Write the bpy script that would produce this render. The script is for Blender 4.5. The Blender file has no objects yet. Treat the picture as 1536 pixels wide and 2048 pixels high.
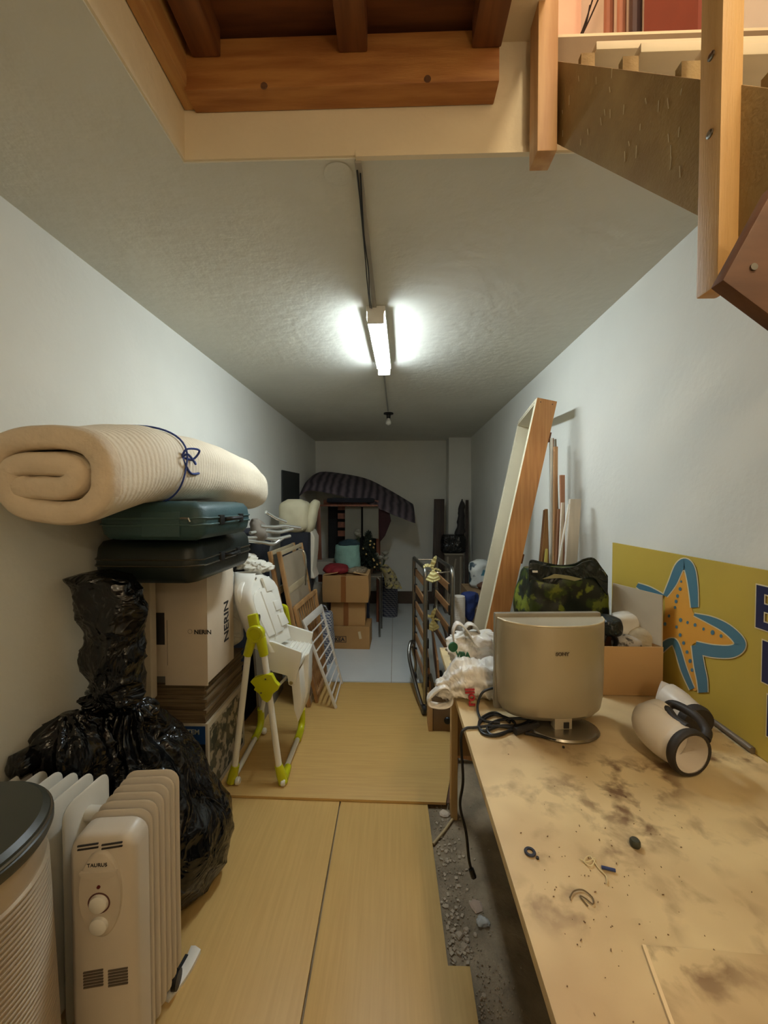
import bpy, bmesh, math, random
from mathutils import Vector, Matrix, Euler, noise
random.seed(7)
scene = bpy.context.scene
COL = scene.collection
PI = math.pi
V = Vector

# ------------------------------------------------------------------ camera, world, light, exposure
H_EYE, FPX = 1.5, 770.0
cam_d = bpy.data.cameras.new('camera'); cam = bpy.data.objects.new('camera', cam_d); COL.objects.link(cam)
cam_d.sensor_fit = 'VERTICAL'; cam_d.sensor_height = 24.0; cam_d.lens = FPX / 2048 * 24.0
cam_d.clip_start = 0.02; cam_d.clip_end = 60
cam.location = (0, 0, H_EYE)
CAM_E = Euler((PI/2 - math.atan(18/FPX), 0, math.atan(22/FPX)), 'XYZ')
cam.rotation_euler = CAM_E
scene.camera = cam
CR = CAM_E.to_matrix()
world = bpy.data.worlds.new('world'); scene.world = world; world.use_nodes = True
world.node_tree.nodes['Background'].inputs[0].default_value = (1.0, .86, .68, 1)
world.node_tree.nodes['Background'].inputs[1].default_value = 0.03
vs = scene.view_settings
vs.view_transform = 'Standard'; vs.look = 'None'; vs.gamma = 1; vs.use_curve_mapping = False
vs.exposure = 0.55

def lamp(name, loc, energy, color, radius):
    d = bpy.data.lights.new(name, 'POINT'); d.energy = energy; d.color = color; d.shadow_soft_size = radius
    o = bpy.data.objects.new(name, d); COL.objects.link(o); o.location = loc
    return o
# warm bulb hanging in the entrance behind the photographer, and the lit lamp of the floor above
lamp('entrance_bulb', (.40, -1.25, 2.12), 8.5, (1.0, .83, .57), .035)
lamp('stairwell_bulb', (.58, -.75, 3.35), 44, (1.0, .82, .55), .07)
lamp('upstairs_bulb', (.55, .45, 4.4), 24, (1.0, .78, .64), .12)

def at(px, py, x=None, y=None, z=None):
    """Point where the sight line of photo pixel (px, py) meets the plane x=, y= or z=."""
    d = CR @ V(((px-768)/FPX, -(py-1024)/FPX, -1.0)); o = V((0, 0, H_EYE))
    if y is not None: t = y / d.y
    elif z is not None: t = (z - H_EYE) / d.z
    else: t = x / d.x
    return o + d*t

# ------------------------------------------------------------------ materials
def lin(c):
    return tuple((v/255/12.92 if v/255 <= .04045 else ((v/255+.055)/1.055)**2.4) for v in c) + (1,)
MATS = {}
def mat(name, col, rough=.6, metal=0., var=0., vscale=6., col2=None, bump=0., bscale=60., stretch=None, spec=.5,
        trans=0., alpha=1., emit=None, estr=0., sss=0., wave=None, detail=4., coat=0., ramp=(.35, .65)):
    """Procedural material: base colour with noise variation (stretch = grain), noise bump, optional wave bump (axis, scale, strength)."""
    if name in MATS: return MATS[name]
    m = bpy.data.materials.new(name); m.use_nodes = True; nt = m.node_tree; N = nt.nodes; L = nt.links
    b = N['Principled BSDF']
    b.inputs['Base Color'].default_value = lin(col); b.inputs['Roughness'].default_value = rough
    b.inputs['Metallic'].default_value = metal; b.inputs['Specular IOR Level'].default_value = spec
    b.inputs['Coat Weight'].default_value = coat
    if trans: b.inputs['Transmission Weight'].default_value = trans
    if alpha < 1: b.inputs['Alpha'].default_value = alpha
    if sss: b.inputs['Subsurface Weight'].default_value = sss; b.inputs['Subsurface Radius'].default_value = (.02, .02, .015)
    if emit: b.inputs['Emission Color'].default_value = emit; b.inputs['Emission Strength'].default_value = estr
    tc = N.new('ShaderNodeTexCoord')
    def mapped(s):
        mp = N.new('ShaderNodeMapping'); L.new(tc.outputs['Object'], mp.inputs[0]); mp.inputs['Scale'].default_value = s
        return mp.outputs[0]
    if var > 0 or col2:
        n = N.new('ShaderNodeTexNoise'); n.inputs['Scale'].default_value = vscale; n.inputs['Detail'].default_value = detail
        L.new(mapped(stretch or (1, 1, 1)), n.inputs['Vector'])
        r = N.new('ShaderNodeValToRGB'); L.new(n.outputs['Fac'], r.inputs[0])
        c = lin(col); d = lin(col2) if col2 else tuple(v*(1-var) for v in c[:3]) + (1,)
        r.color_ramp.elements[0].position = ramp[0]; r.color_ramp.elements[1].position = ramp[1]
        r.color_ramp.elements[0].color = d; r.color_ramp.elements[1].color = c
        L.new(r.outputs[0], b.inputs['Base Color'])
    last = None
    if bump > 0:
        n2 = N.new('ShaderNodeTexNoise'); n2.inputs['Scale'].default_value = bscale; n2.inputs['Detail'].default_value = 3
        L.new(mapped(stretch or (1, 1, 1)), n2.inputs['Vector'])
        bp = N.new('ShaderNodeBump'); bp.inputs['Strength'].default_value = bump; bp.inputs['Distance'].default_value = .01
        L.new(n2.outputs['Fac'], bp.inputs['Height']); last = bp
    if wave:
        w = N.new('ShaderNodeTexWave'); w.wave_type = 'BANDS'; w.bands_direction = wave[0]; w.inputs['Scale'].default_value = wave[1]
        w.inputs['Distortion'].default_value = wave[3] if len(wave) > 3 else 0
        L.new(mapped((1, 1, 1)), w.inputs['Vector'])
        bp = N.new('ShaderNodeBump'); bp.inputs['Strength'].default_value = wave[2]; bp.inputs['Distance'].default_value = .008
        L.new(w.outputs['Fac'], bp.inputs['Height'])
        if last: L.new(last.outputs[0], bp.inputs['Normal'])
        last = bp
    if last: L.new(last.outputs[0], b.inputs['Normal'])
    MATS[name] = m
    return m

def nodes_of(m): return m.node_tree.nodes, m.node_tree.links, m.node_tree.nodes['Principled BSDF']

def crinkle(name, col, rough, scale, strength, var=0.1, **kw):
    """Crumpled plastic film: ridged voronoi + noise bump."""
    m = mat(name, col, rough, var=var, vscale=5, **kw); N, L, b = nodes_of(m)
    tc = N.new('ShaderNodeTexCoord'); n = N.new('ShaderNodeTexNoise'); n.inputs['Scale'].default_value = scale*.6; n.inputs['Detail'].default_value = 3
    n.inputs['Distortion'].default_value = 1.2
    L.new(tc.outputs['Object'], n.inputs['Vector'])
    v = N.new('ShaderNodeTexVoronoi'); v.inputs['Scale'].default_value = scale
    mx = N.new('ShaderNodeMixRGB'); mx.inputs[0].default_value = .25; L.new(tc.outputs['Object'], mx.inputs[1]); L.new(n.outputs['Color'], mx.inputs[2])
    L.new(mx.outputs[0], v.inputs['Vector'])
    ad = N.new('ShaderNodeMath'); ad.operation = 'ADD'; L.new(v.outputs['Distance'], ad.inputs[0]); L.new(n.outputs['Fac'], ad.inputs[1])
    bp = N.new('ShaderNodeBump'); bp.inputs['Strength'].default_value = strength; bp.inputs['Distance'].default_value = .02
    L.new(ad.outputs[0], bp.inputs['Height']); L.new(bp.outputs[0], b.inputs['Normal'])
    return m

def plaid(name, a, b_, scale):
    """Woven check: two square waves crossed."""
    m = mat(name, a, .7); N, L, b = nodes_of(m)
    tc = N.new('ShaderNodeTexCoord')
    def sq(direction):
        w = N.new('ShaderNodeTexWave'); w.bands_direction = direction; w.inputs['Scale'].default_value = scale
        L.new(tc.outputs['Object'], w.inputs['Vector'])
        g = N.new('ShaderNodeMath'); g.operation = 'GREATER_THAN'; g.inputs[1].default_value = .5; L.new(w.outputs['Fac'], g.inputs[0]); return g
    ax = N.new('ShaderNodeMath'); ax.operation = 'ADD'; L.new(sq('DIAGONAL').outputs[0], ax.inputs[0]); L.new(sq('Z').outputs[0], ax.inputs[1])
    hf = N.new('ShaderNodeMath'); hf.operation = 'MULTIPLY'; hf.inputs[1].default_value = .5; L.new(ax.outputs[0], hf.inputs[0])
    mx = N.new('ShaderNodeMixRGB'); L.new(hf.outputs[0], mx.inputs[0]); mx.inputs[1].default_value = lin(a); mx.inputs[2].default_value = lin(b_)
    L.new(mx.outputs[0], b.inputs['Base Color']); return m

def patches(name, base, cols, scale, rough=.6, lo=.5):
    """Printed cloth or film: noise blotches of several colours over a base."""
    m = mat(name, base, rough); N, L, b = nodes_of(m)
    tc = N.new('ShaderNodeTexCoord'); prev = None
    for i, c in enumerate(cols):
        mp = N.new('ShaderNodeMapping'); mp.inputs['Location'].default_value = (i*3.1, i*1.7, i*2.3); L.new(tc.outputs['Object'], mp.inputs[0])
        n = N.new('ShaderNodeTexNoise'); n.inputs['Scale'].default_value = scale*(1+.2*i); n.inputs['Detail'].default_value = 5; L.new(mp.outputs[0], n.inputs['Vector'])
        r = N.new('ShaderNodeValToRGB'); r.color_ramp.elements[0].position = lo; r.color_ramp.elements[1].position = lo+.06; L.new(n.outputs['Fac'], r.inputs[0])
        mx = N.new('ShaderNodeMixRGB'); L.new(r.outputs[0], mx.inputs[0])
        if prev: L.new(prev.outputs[0], mx.inputs[1])
        else: mx.inputs[1].default_value = lin(base)
        mx.inputs[2].default_value = lin(c); prev = mx
    L.new(prev.outputs[0], b.inputs['Base Color']); return m

# ------------------------------------------------------------------ mesh building
class MB:
    def __init__(s): s.v = []; s.f = []
    def add(s, vs, fs):
        k = len(s.v); s.v += [V(p) for p in vs]; s.f += [tuple(i+k for i in f) for f in fs]; return s
    def box(s, x0, x1, y0, y1, z0, z1):
        return s.hexa([(x0,y0,z0),(x1,y0,z0),(x1,y1,z0),(x0,y1,z0),(x0,y0,z1),(x1,y0,z1),(x1,y1,z1),(x0,y1,z1)])
    def hexa(s, p):
        return s.add(p, [(3,2,1,0),(4,5,6,7),(0,1,5,4),(1,2,6,5),(2,3,7,6),(3,0,4,7)])
    def obox(s, c, size, rot=None):
        """Box of size about c, turned by the matrix rot."""
        hx, hy, hz = (v/2 for v in size); R = rot or Matrix.Identity(3); c = V(c)
        return s.hexa([c + R @ V(q) for q in [(-hx,-hy,-hz),(hx,-hy,-hz),(hx,hy,-hz),(-hx,hy,-hz),(-hx,-hy,hz),(hx,-hy,hz),(hx,hy,hz),(-hx,hy,hz)]])
    def beam(s, a, b, w, h, up=(0,0,1)):
        """Bar from a to b: w across, h along up."""
        a, b = V(a), V(b); d = (b-a).normalized(); up = V(up); sx = d.cross(up)
        if sx.length < 1e-5: sx = d.cross(V((0,1,0)))
        sx.normalize(); u = sx.cross(d).normalized()
        q = [(-w/2,-h/2),(w/2,-h/2),(w/2,h/2),(-w/2,h/2)]
        p = [a + sx*i + u*j for i, j in q] + [b + sx*i + u*j for i, j in q]
        return s.add(p, [(3,2,1,0),(4,5,6,7),(0,1,5,4),(1,2,6,5),(2,3,7,6),(3,0,4,7)])
    def prism(s, poly, d):
        """Polygon of 3-D points pushed along the vector d."""
        n = len(poly); d = V(d); p = [V(q) for q in poly] + [V(q)+d for q in poly]
        return s.add(p, [tuple(range(n-1,-1,-1)), tuple(range(n, 2*n))] + [(i, (i+1) % n, (i+1) % n+n, i+n) for i in range(n)])
    def loft(s, rings, cap=True, closed=False):
        m = len(rings[0]); k = len(s.v)
        for r in rings: s.v += [V(p) for p in r]
        n = len(rings)
        for i in range(n if closed else n-1):
            for j in range(m):
                a, b = i*m, ((i+1) % n)*m
                s.f.append(tuple(k+q for q in (a+j, a+(j+1) % m, b+(j+1) % m, b+j)))
        if cap and not closed:
            s.f.append(tuple(k+j for j in range(m-1, -1, -1))); s.f.append(tuple(k+(n-1)*m+j for j in range(m)))
        return s
    def tube(s, pts, r, seg=10, cap=True, closed=False):
        pts = [V(p) for p in pts]; n = len(pts); rings = []; nrm = None
        for i, p in enumerate(pts):
            if closed: t = (pts[(i+1) % n] - pts[i-1])
            else: t = (pts[min(i+1, n-1)] - pts[max(i-1, 0)])
            t.normalize()
            if nrm is None:
                nrm = t.cross(V((0,0,1)));
                if nrm.length < .05: nrm = t.cross(V((0,1,0)))
            nrm = (nrm - t*nrm.dot(t)).normalized(); b = t.cross(nrm)
            rr = r[i] if isinstance(r, (list, tuple)) else r
            rings.append([p + nrm*math.cos(2*PI*j/seg)*rr + b*math.sin(2*PI*j/seg)*rr for j in range(seg)])
        return s.loft(rings, cap, closed)
    def lathe(s, prof, c=(0,0,0), axis=(0,0,1), seg=28, cap=True):
        """Profile [(radius, height)] turned about axis through c."""
        a = V(axis).normalized(); e = a.cross(V((1,0,0)));
        if e.length < .1: e = a.cross(V((0,1,0)))
        e.normalize(); g = a.cross(e); c = V(c)
        return s.loft([[c + a*h + e*math.cos(2*PI*j/seg)*r + g*math.sin(2*PI*j/seg)*r for j in range(seg)] for r, h in prof], cap)
    def build(s, name, m, parent=None, smooth=False, bevel=0., bseg=2, angle=35, sub=0):
        me = bpy.data.meshes.new(name); M = MW.get(parent.name) if parent else None
        if M is not None: Mi = M.inverted(); vs_ = [Mi @ p for p in s.v]
        else: vs_ = s.v
        me.from_pydata([tuple(p) for p in vs_], [], s.f); me.update()
        bm = bmesh.new(); bm.from_mesh(me); bmesh.ops.recalc_face_normals(bm, faces=bm.faces)
        if bevel > 0:
            es = [e for e in bm.edges if len(e.link_faces) == 2 and e.calc_face_angle(0) > .6]
            try: bmesh.ops.bevel(bm, geom=es, offset=bevel, segments=bseg, affect='EDGES', profile=.6, clamp_overlap=True)
            except Exception: pass
        bm.to_mesh(me); bm.free()
        if smooth or bevel > 0:
            me.polygons.foreach_set('use_smooth', [True]*len(me.polygons))
            try: me.set_sharp_from_angle(angle=math.radians(angle))
            except Exception: pass
        for q in (m if isinstance(m, (list, tuple)) else [m]): me.materials.append(q)
        o = bpy.data.objects.new(name, me); COL.objects.link(o)
        if parent: o.parent = parent; MW[o.name] = M if M is not None else Matrix.Identity(4)
        else: MW[o.name] = Matrix.Identity(4)
        if sub:
            md = o.modifiers.new('sub', 'SUBSURF'); md.levels = sub; md.render_levels = sub
        return o
MW = {}
def tag(o, label=None, cat=None, group=None, kind=None):
    if label: o['label'] = label
    if cat: o['category'] = cat
    if group: o['group'] = group
    if kind: o['kind'] = kind
    return o
def thing(name, label, cat, loc=(0,0,0), rz=0, group=None):
    o = bpy.data.objects.new(name, None); COL.objects.link(o); o.empty_display_size = .1
    o.location = loc; o.rotation_euler = (0, 0, rz)
    MW[o.name] = Matrix.Translation(V(loc)) @ Matrix.Rotation(rz, 4, 'Z')
    return tag(o, label, cat, group)
def share(o, name, parent, loc=(0,0,0), rot=None):
    """Another object on the same mesh, child of parent."""
    c = bpy.data.objects.new(name, o.data); COL.objects.link(c); c.parent = parent; c.location = loc
    if rot: c.rotation_euler = rot
    return c
def crv(pts, n=8, closed=False):
    """Catmull-Rom through pts."""
    P = [V(p) for p in pts]; out = []; m = len(P)
    for i in range(m if closed else m-1):
        if closed: a, b, c, d = P[i-1], P[i], P[(i+1) % m], P[(i+2) % m]
        else: a, b, c, d = P[max(i-1,0)], P[i], P[i+1], P[min(i+2,m-1)]
        for k in range(n):
            t = k/n
            out.append(.5*((2*b) + (c-a)*t + (2*a-5*b+4*c-d)*t*t + (3*b-a-3*c+d)*t**3))
    if not closed: out.append(P[-1])
    return out
def lump(prof, seg=56, rows=44, amp=.02, freq=6., pleat=None, seed=0, sq=2.0, fine=0., mb=None):
    """Soft sack: prof = [(z, cx, cy, rx, ry)] interpolated, superellipse sections, noise folds, optional pleats (count, depth, z-range)."""
    P = crv([V((p[0], p[1], p[2])) for p in prof], 12); R = crv([V((p[3], p[4], 0)) for p in prof], 12)
    n = len(P); rings = []
    for i in range(rows+1):
        f = i/rows*(n-1); k = min(int(f), n-2); t = f-k
        p = P[k].lerp(P[k+1], t); r = R[k].lerp(R[k+1], t); ring = []
        for j in range(seg):
            a = 2*PI*j/seg; ca, sa = math.cos(a), math.sin(a)
            e = (abs(ca)**sq + abs(sa)**sq)**(-1/sq)
            x, y, z = p.y + r.x*ca*e, p.z + r.y*sa*e, p.x
            q = V((x*freq+seed*5.1, y*freq+seed*2.3, z*freq))
            d = (noise.noise(q) + .5*noise.noise(q*2.1))*amp + ((1-abs(noise.noise(q*1.9+V((3,1,7)))))**5*fine*1.4 + (1-abs(noise.noise(q*3.7)))**4*fine*.6 - fine*.6 if fine else 0)
            if pleat:
                c, dep, z0, z1 = pleat
                w = max(0, min(1, (z-z0)/(z1-z0))); d += dep*w*math.sin(a*c + 3*noise.noise(V((a, z*5, seed))))
            w = min(1, min(i, rows-i)/3); d *= w
            ring.append((x + ca*d, y + sa*d, z + (noise.noise(q*1.3+V((9,9,9)))*amp*.5*w)))
        rings.append(ring)
    return (mb or MB()).loft(rings)
def clampx(mb, lo=None, hi=None):
    for v in mb.v:
        if lo is not None: v.x = max(v.x, lo)
        if hi is not None: v.x = min(v.x, hi)
    return mb
def stripes(name, a, b_, direction, scale, dist=1., rough=.9):
    m = mat(name, a, rough); N, L, b = nodes_of(m); tc = N.new('ShaderNodeTexCoord')
    w = N.new('ShaderNodeTexWave'); w.bands_direction = direction; w.inputs['Scale'].default_value = scale; w.inputs['Distortion'].default_value = dist
    L.new(tc.outputs['Object'], w.inputs['Vector']); mx = N.new('ShaderNodeMixRGB'); L.new(w.outputs['Fac'], mx.inputs[0])
    mx.inputs[1].default_value = lin(a); mx.inputs[2].default_value = lin(b_); L.new(mx.outputs[0], b.inputs['Base Color']); return m
def text(name, s, size, origin, right, up, m, parent, depth=.0006, align='LEFT', bold=0., group=None):
    """Flat lettering: origin = left end of the baseline, right/up = reading directions."""
    cu = bpy.data.curves.new(name, 'FONT'); cu.body = s; cu.size = size; cu.extrude = depth; cu.align_x = align; cu.offset = bold; cu.resolution_u = 3
    o = bpy.data.objects.new(name+'_tmp', cu); COL.objects.link(o)
    dg = bpy.context.evaluated_depsgraph_get(); me = bpy.data.meshes.new_from_object(o.evaluated_get(dg))
    bpy.data.objects.remove(o); bpy.data.curves.remove(cu)
    r = V(right).normalized(); u = V(up).normalized(); n = r.cross(u); O = V(origin)
    Mi = MW[parent.name].inverted()
    for v in me.vertices: v.co = Mi @ (O + r*v.co.x + u*v.co.y + n*v.co.z)
    me.materials.append(m); me.name = name
    ob = bpy.data.objects.new(name, me); COL.objects.link(ob); ob.parent = parent; MW[ob.name] = MW[parent.name]
    return ob
# ------------------------------------------------------------------ palette
M_WALL = mat('plaster_wall', (226,224,214), .9, var=.05, vscale=2.5, bump=.12, bscale=38)
M_CEIL = mat('plaster_ceiling', (214,211,198), .92, var=.06, vscale=3, bump=.28, bscale=22, detail=6)
M_CREAM = mat('cream_plaster', (232,216,186), .9, var=.05, bump=.25, bscale=30)
M_PINKLIT = mat('pink_lit_plaster', (244,206,180), .9, var=.05, bump=.1)  # white plaster with the warm lamplight tinted into its colour
M_CONC = mat('dusty_concrete', (160,142,116), .95, var=.45, vscale=7, bump=.6, bscale=45, detail=8)
M_TILE = mat('white_tile', (214,218,218), .28, var=.03)
M_BROWN = mat('brown_skirting', (84,66,50), .6, var=.2)
M_PINE = mat('pine', (206,160,100), .5, col2=(182,130,76), vscale=3, stretch=(14,1.2,14), bump=.1, bscale=30)
M_PINEZ = mat('pine_upright', (226,182,118), .5, col2=(210,162,98), vscale=3, stretch=(16,16,1.2), bump=.1, bscale=30)
M_PINEX = mat('pine_cross', (184,128,70), .5, col2=(154,96,48), vscale=3, stretch=(1.5,14,14), bump=.1, bscale=30)
M_DARKPINE = mat('stained_pine', (116,68,34), .55, col2=(88,48,24), vscale=3, stretch=(1.2,12,12), bump=.08)
M_STRING = mat('dusty_stringer', (168,142,92), .65, col2=(154,126,80), vscale=4, stretch=(3,3,3), bump=.15)
M_REDWOOD = mat('red_brown_board', (112,76,52), .55, col2=(92,60,40), vscale=4, stretch=(2,10,10))
M_BEECH = mat('beech_laminate', (208,172,106), .45, col2=(200,163,98), vscale=2.6, stretch=(30,1.3,30), detail=6)
M_BEECHX = mat('beech_laminate_cross', (204,167,100), .45, col2=(195,157,92), vscale=2.6, stretch=(1.3,30,30), detail=6)
M_EDGE = mat('board_edge', (150,112,66), .8, var=.2)
M_WHITE = mat('white_plastic', (236,232,222), .35, var=.04)
M_TREAD = mat('pale_tread', (226,212,184), .6, var=.08, stretch=(1,6,6))
M_BLACK = mat('black_plastic', (18,18,18), .45)
M_CHROME = mat('chrome', (200,200,198), .16, metal=1)
M_STEEL = mat('dull_steel', (150,148,142), .3, metal=1, var=.15)
M_CARD = mat('cardboard', (170,130,80), .8, var=.12, vscale=3, bump=.06)
M_CARDL = mat('cardboard_light', (200,160,108), .8, var=.06, vscale=3)
M_PRINT = mat('dark_print', (44,40,38), .7)

# ------------------------------------------------------------------ the room
X_L, Y_B, Z_C, Y_E = -1.183, 5.72, 2.421, 1.05     # left wall, back wall, ceiling, edge of the stairwell
X_O = -.573                                        # left side of the stairwell opening
Z_UP, Z_TOP, Y_R = 2.72, 5.0, -1.9                 # upper floor, upper ceiling, rear wall
def xw(y, z):
    """Right wall: it leans and flares a little."""
    t = max(0, min(1, y/Y_B)); k = max(0, min(1, z/Z_C))
    return (1.06 + .03*t)*(1-k) + (.985 + .085*t)*k
def S(o, label=None): o['kind'] = 'structure'; o['label'] = label or o.name; return o
fl = S(MB().box(X_L-.1, 1.25, Y_R-.1, Y_B+.1, -.12, -.006).build('floor', M_CONC), 'dusty grey concrete floor with white tiles at the far end')
# white tiles at the far end, each a piece of the floor
tw, tl = .62, .84
ys = [3.19 + tl*i for i in range(4)]
xs = [-.03 + tw*i for i in range(-2, 2)]
for i, yy in enumerate(ys):
    for xx in xs:
        x0, x1 = max(X_L, xx+.002), min(1.09, xx+tw-.002); y1 = min(Y_B, yy+tl-.0012)
        if y1 > yy+.02 and x1 > x0: MB().box(x0, x1, yy+.0012, y1, -.006, .004).build('tile', M_TILE, fl)
S(MB().box(X_L-.15, X_L, Y_R, Y_B+.15, -.1, Z_TOP).build('wall_left', M_WALL), 'white plastered wall on the left')
wr = MB(); ts = [Y_R, 0, Y_B+.15]
for k in range(2):
    a, b = ts[k], ts[k+1]
    for z0, z1 in ((-.1, Z_C), (Z_C, Z_TOP)):
        wr.hexa([(xw(a,z0),a,z0),(1.3,a,z0),(1.3,b,z0),(xw(b,z0),b,z0),(xw(a,z1),a,z1),(1.3,a,z1),(1.3,b,z1),(xw(b,z1),b,z1)])
S(wr.build('wall_right', M_WALL), 'white plastered wall on the right')
S(MB().box(X_L, 1.2, Y_B, Y_B+.15, -.1, Z_C+.02).build('wall_back', M_WALL), 'white plastered end wall')
S(MB().box(X_L, 1.2, Y_R-.15, Y_R, -.1, Z_TOP).build('wall_rear', M_WALL))
S(MB().box(X_L, .76, Y_B-.018, Y_B, 0, .185).build('baseboard_back', M_BROWN), 'brown skirting board on the end wall')
S(MB().box(.755, 1.08, 5.45, Y_B, 0, Z_C).build('trim_1', M_WALL, bevel=.006), 'white boxed column in the far right corner')
ce = MB(); ce.box(X_L, 1.2, Y_E, Y_B+.1, Z_C, Z_UP); ce.box(X_L, X_O, Y_R, Y_E, Z_C, Z_UP)
ce = S(ce.build('ceiling', M_CEIL), 'rough plastered ceiling with the stairwell opening')
# cream coat on the two cut faces of the slab, drip batten and patched hole
cf = MB(); cf.box(X_O, 1.0, Y_E-.006, Y_E, Z_C+.004, Z_UP); cf.box(X_O, X_O+.006, Y_R, Y_E-.006, Z_C+.004, Z_UP)
cf.build('opening_face', M_CREAM, ce)
MB().box(-.105, .385, Y_E-.012, Y_E+.002, Z_C-.004, Z_C+.012).build('batten', M_CREAM, ce)
mb = MB(); c = at(672, 320, z=Z_C); mb.lathe([(0, 0), (.03, .0), (.04, -.002), (.03, -.003), (0, -.003)], (c.x, Y_E+.045, Z_C), (0,0,1), 20)
mb.build('plaster_patch', M_CEIL, ce, smooth=True)
# upper floor seen through the stairwell
S(MB().box(X_L, 1.2, 2.2, 2.3, Z_UP, Z_TOP).build('wall_upper', M_PINKLIT), 'pink lit wall of the floor above')
S(MB().box(X_L, 1.25, Y_R, 2.3, Z_TOP, Z_TOP+.1).build('ceiling_upper', M_PINKLIT))
S(MB().box(.262, .36, Y_R, Y_E, 2.705, 2.86).build('trim_2', M_CREAM), 'white boxed beam beside the wooden platform overhead')
S(MB().box(.362, .98, Y_E-.03, Y_E-.007, 2.60, 2.685).build('trim_3', mat('landing_fascia', (128,108,82), .8, var=.15)), 'brown landing edge above the stairs')

# ------------------------------------------------------------------ timber platform in the opening
t = thing('wooden_platform', 'dark orange timber platform with joists overhead in the ceiling opening', 'platform', (-.15, .5, 2.54))
zb = 2.545
MB().box(-.535, .258, .985, 1.043, zb, zb+.125).build('beam', M_PINEX, t, bevel=.004)
MB().box(-.565, -.528, Y_R+.05, 1.043, zb+.008, zb+.16).build('side_beam', M_PINE, t, bevel=.004)
for x in (-.475, -.105, .225):
    MB().box(x-.036, x+.036, Y_R+.05, .984, zb+.078, zb+.148).build('joist', mat('joist_pine', (134,84,44), .55, col2=(104,60,30), vscale=3, stretch=(12,1.2,12)), t, bevel=.004)
y = 1.04; k = 0
while y > Y_R+.2:
    MB().box(-.528, .26, y-.1395, y, zb+.149, zb+.171).build('plank', M_DARKPINE, t); y -= .14; k += 1
kn = MB()
for px in (528, 855): p = at(px, 172 if px == 528 else 158, y=.985); kn.lathe([(0, 0), (.009, 0), (.008, .002), (0, .002)], p, (0,-1,0), 14)
kn.build('knot', M_REDWOOD, t)

# ------------------------------------------------------------------ staircase on the right
st = thing('wooden_staircase', 'steep wooden staircase with pale treads and pine posts at top right', 'staircase', (.7, .6, 1.75))
def stx(s): return (.398 + .062*s, 1.0 - .45*s)
def ztop(s): return H_EYE + 1.105 - .535*s
def zbot(s): return H_EYE + .905 - .535*s
def stringer(x_off, th, m, s0=-.06, s1=1.22):
    a, b = stx(s0), stx(s1); n = V((1, .14, 0)).normalized()*th
    P = [(a[0]+x_off, a[1], zbot(s0)), (b[0]+x_off, b[1], zbot(s1)), (b[0]+x_off, b[1], ztop(s1)), (a[0]+x_off, a[1], ztop(s0))]
    return MB().prism(P, n)
stringer(.0, .03, M_STRING).build('stringer', M_STRING, st, bevel=.002)
sc = MB(); random.seed(2)
for i in range(26):
    s_ = random.uniform(.06, .85); a = stx(s_); k = random.random(); z_ = zbot(s_)+.02+(ztop(s_)-zbot(s_)-.04)*k
    ln = random.uniform(.006, .022); p_ = V((a[0]-.0006, a[1], z_)); sc.beam(p_, p_+V((-.0008, random.uniform(-.004,.002), ln)), .0016, .0006, (1,0,0))
sc.build('scuff_marks', mat('pale_scuff', (206,190,150), .8), st)
stringer(.50, .03, M_STRING, -.06, 1.2).build('stringer', M_STRING, st)
for i in range(5):
    s = .235 + i*.288; a = stx(s); z = ztop(s) + .028
    # tread with its white nosing, resting on a small cleat above the string
    MB().box(a[0]+.032, .93, a[1]-.006, a[1]+.145, z-.004, z+.014).build('tread', M_TREAD, st, bevel=.002)
    MB().prism([(a[0]+.002, a[1]+.0, z-.004), (a[0]+.002, a[1]+.0, ztop(s)-.01), (a[0]+.002, a[1]+.014, ztop(s)-.01), (a[0]+.002, a[1]+.014, z-.004)], (.03, 0, 0)).build('cleat', M_STRING, st)
# slim post against the slab edge
pA = at(1070, 330, y=.965); pB = at(1110, 330, y=.965)
MB().box(pA.x+.004, pA.x+.052, .962, 1.02, 2.352, 3.3).build('post', mat('slim_post_pine', (204,160,108), .5, col2=(184,136,84), vscale=3, stretch=(14,14,1.2)), st, bevel=.003)
# stout newel post
q = at(1391, 600, y=.578); X0 = q.x; Y1 = .578; Y0 = .540; X1 = at(1482, 400, y=Y0).x
nw = MB().box(X0, X1, Y0, Y1, 1.795, 3.3).build('newel_post', M_PINEZ, st, bevel=.003)
for zz in (2.01, 2.115):
    MB().lathe([(0, 0), (.0055, 0), (.0055, .002), (.003, .003), (0, .003)], (X0, (Y0+Y1)/2-.002, zz), (-1,0,0), 12).build('screw', M_STEEL, nw)
# lower string running on from the newel towards the right
Yr = .455
cA = at(1446, 560, y=Yr); e1 = at(1540, 388, y=Yr); e2 = at(1540, 630, y=Yr)
u1 = (e1-cA); u2 = (e2-cA)
P = [cA, cA+u2*3.2, cA+u2*3.2+u1*1.15, cA+u1*1.15]
lw = MB().prism(P, (0, .018, 0)).build('lower_stringer', M_REDWOOD, st, bevel=.002)  # the board's shade is put into its darker wood colour
MB().lathe([(0, 0), (.004, 0), (.004, .002), (0, .002)], at(1506, 535, y=Yr), (0,-1,0), 12).build('screw', M_STEEL, lw)
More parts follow.
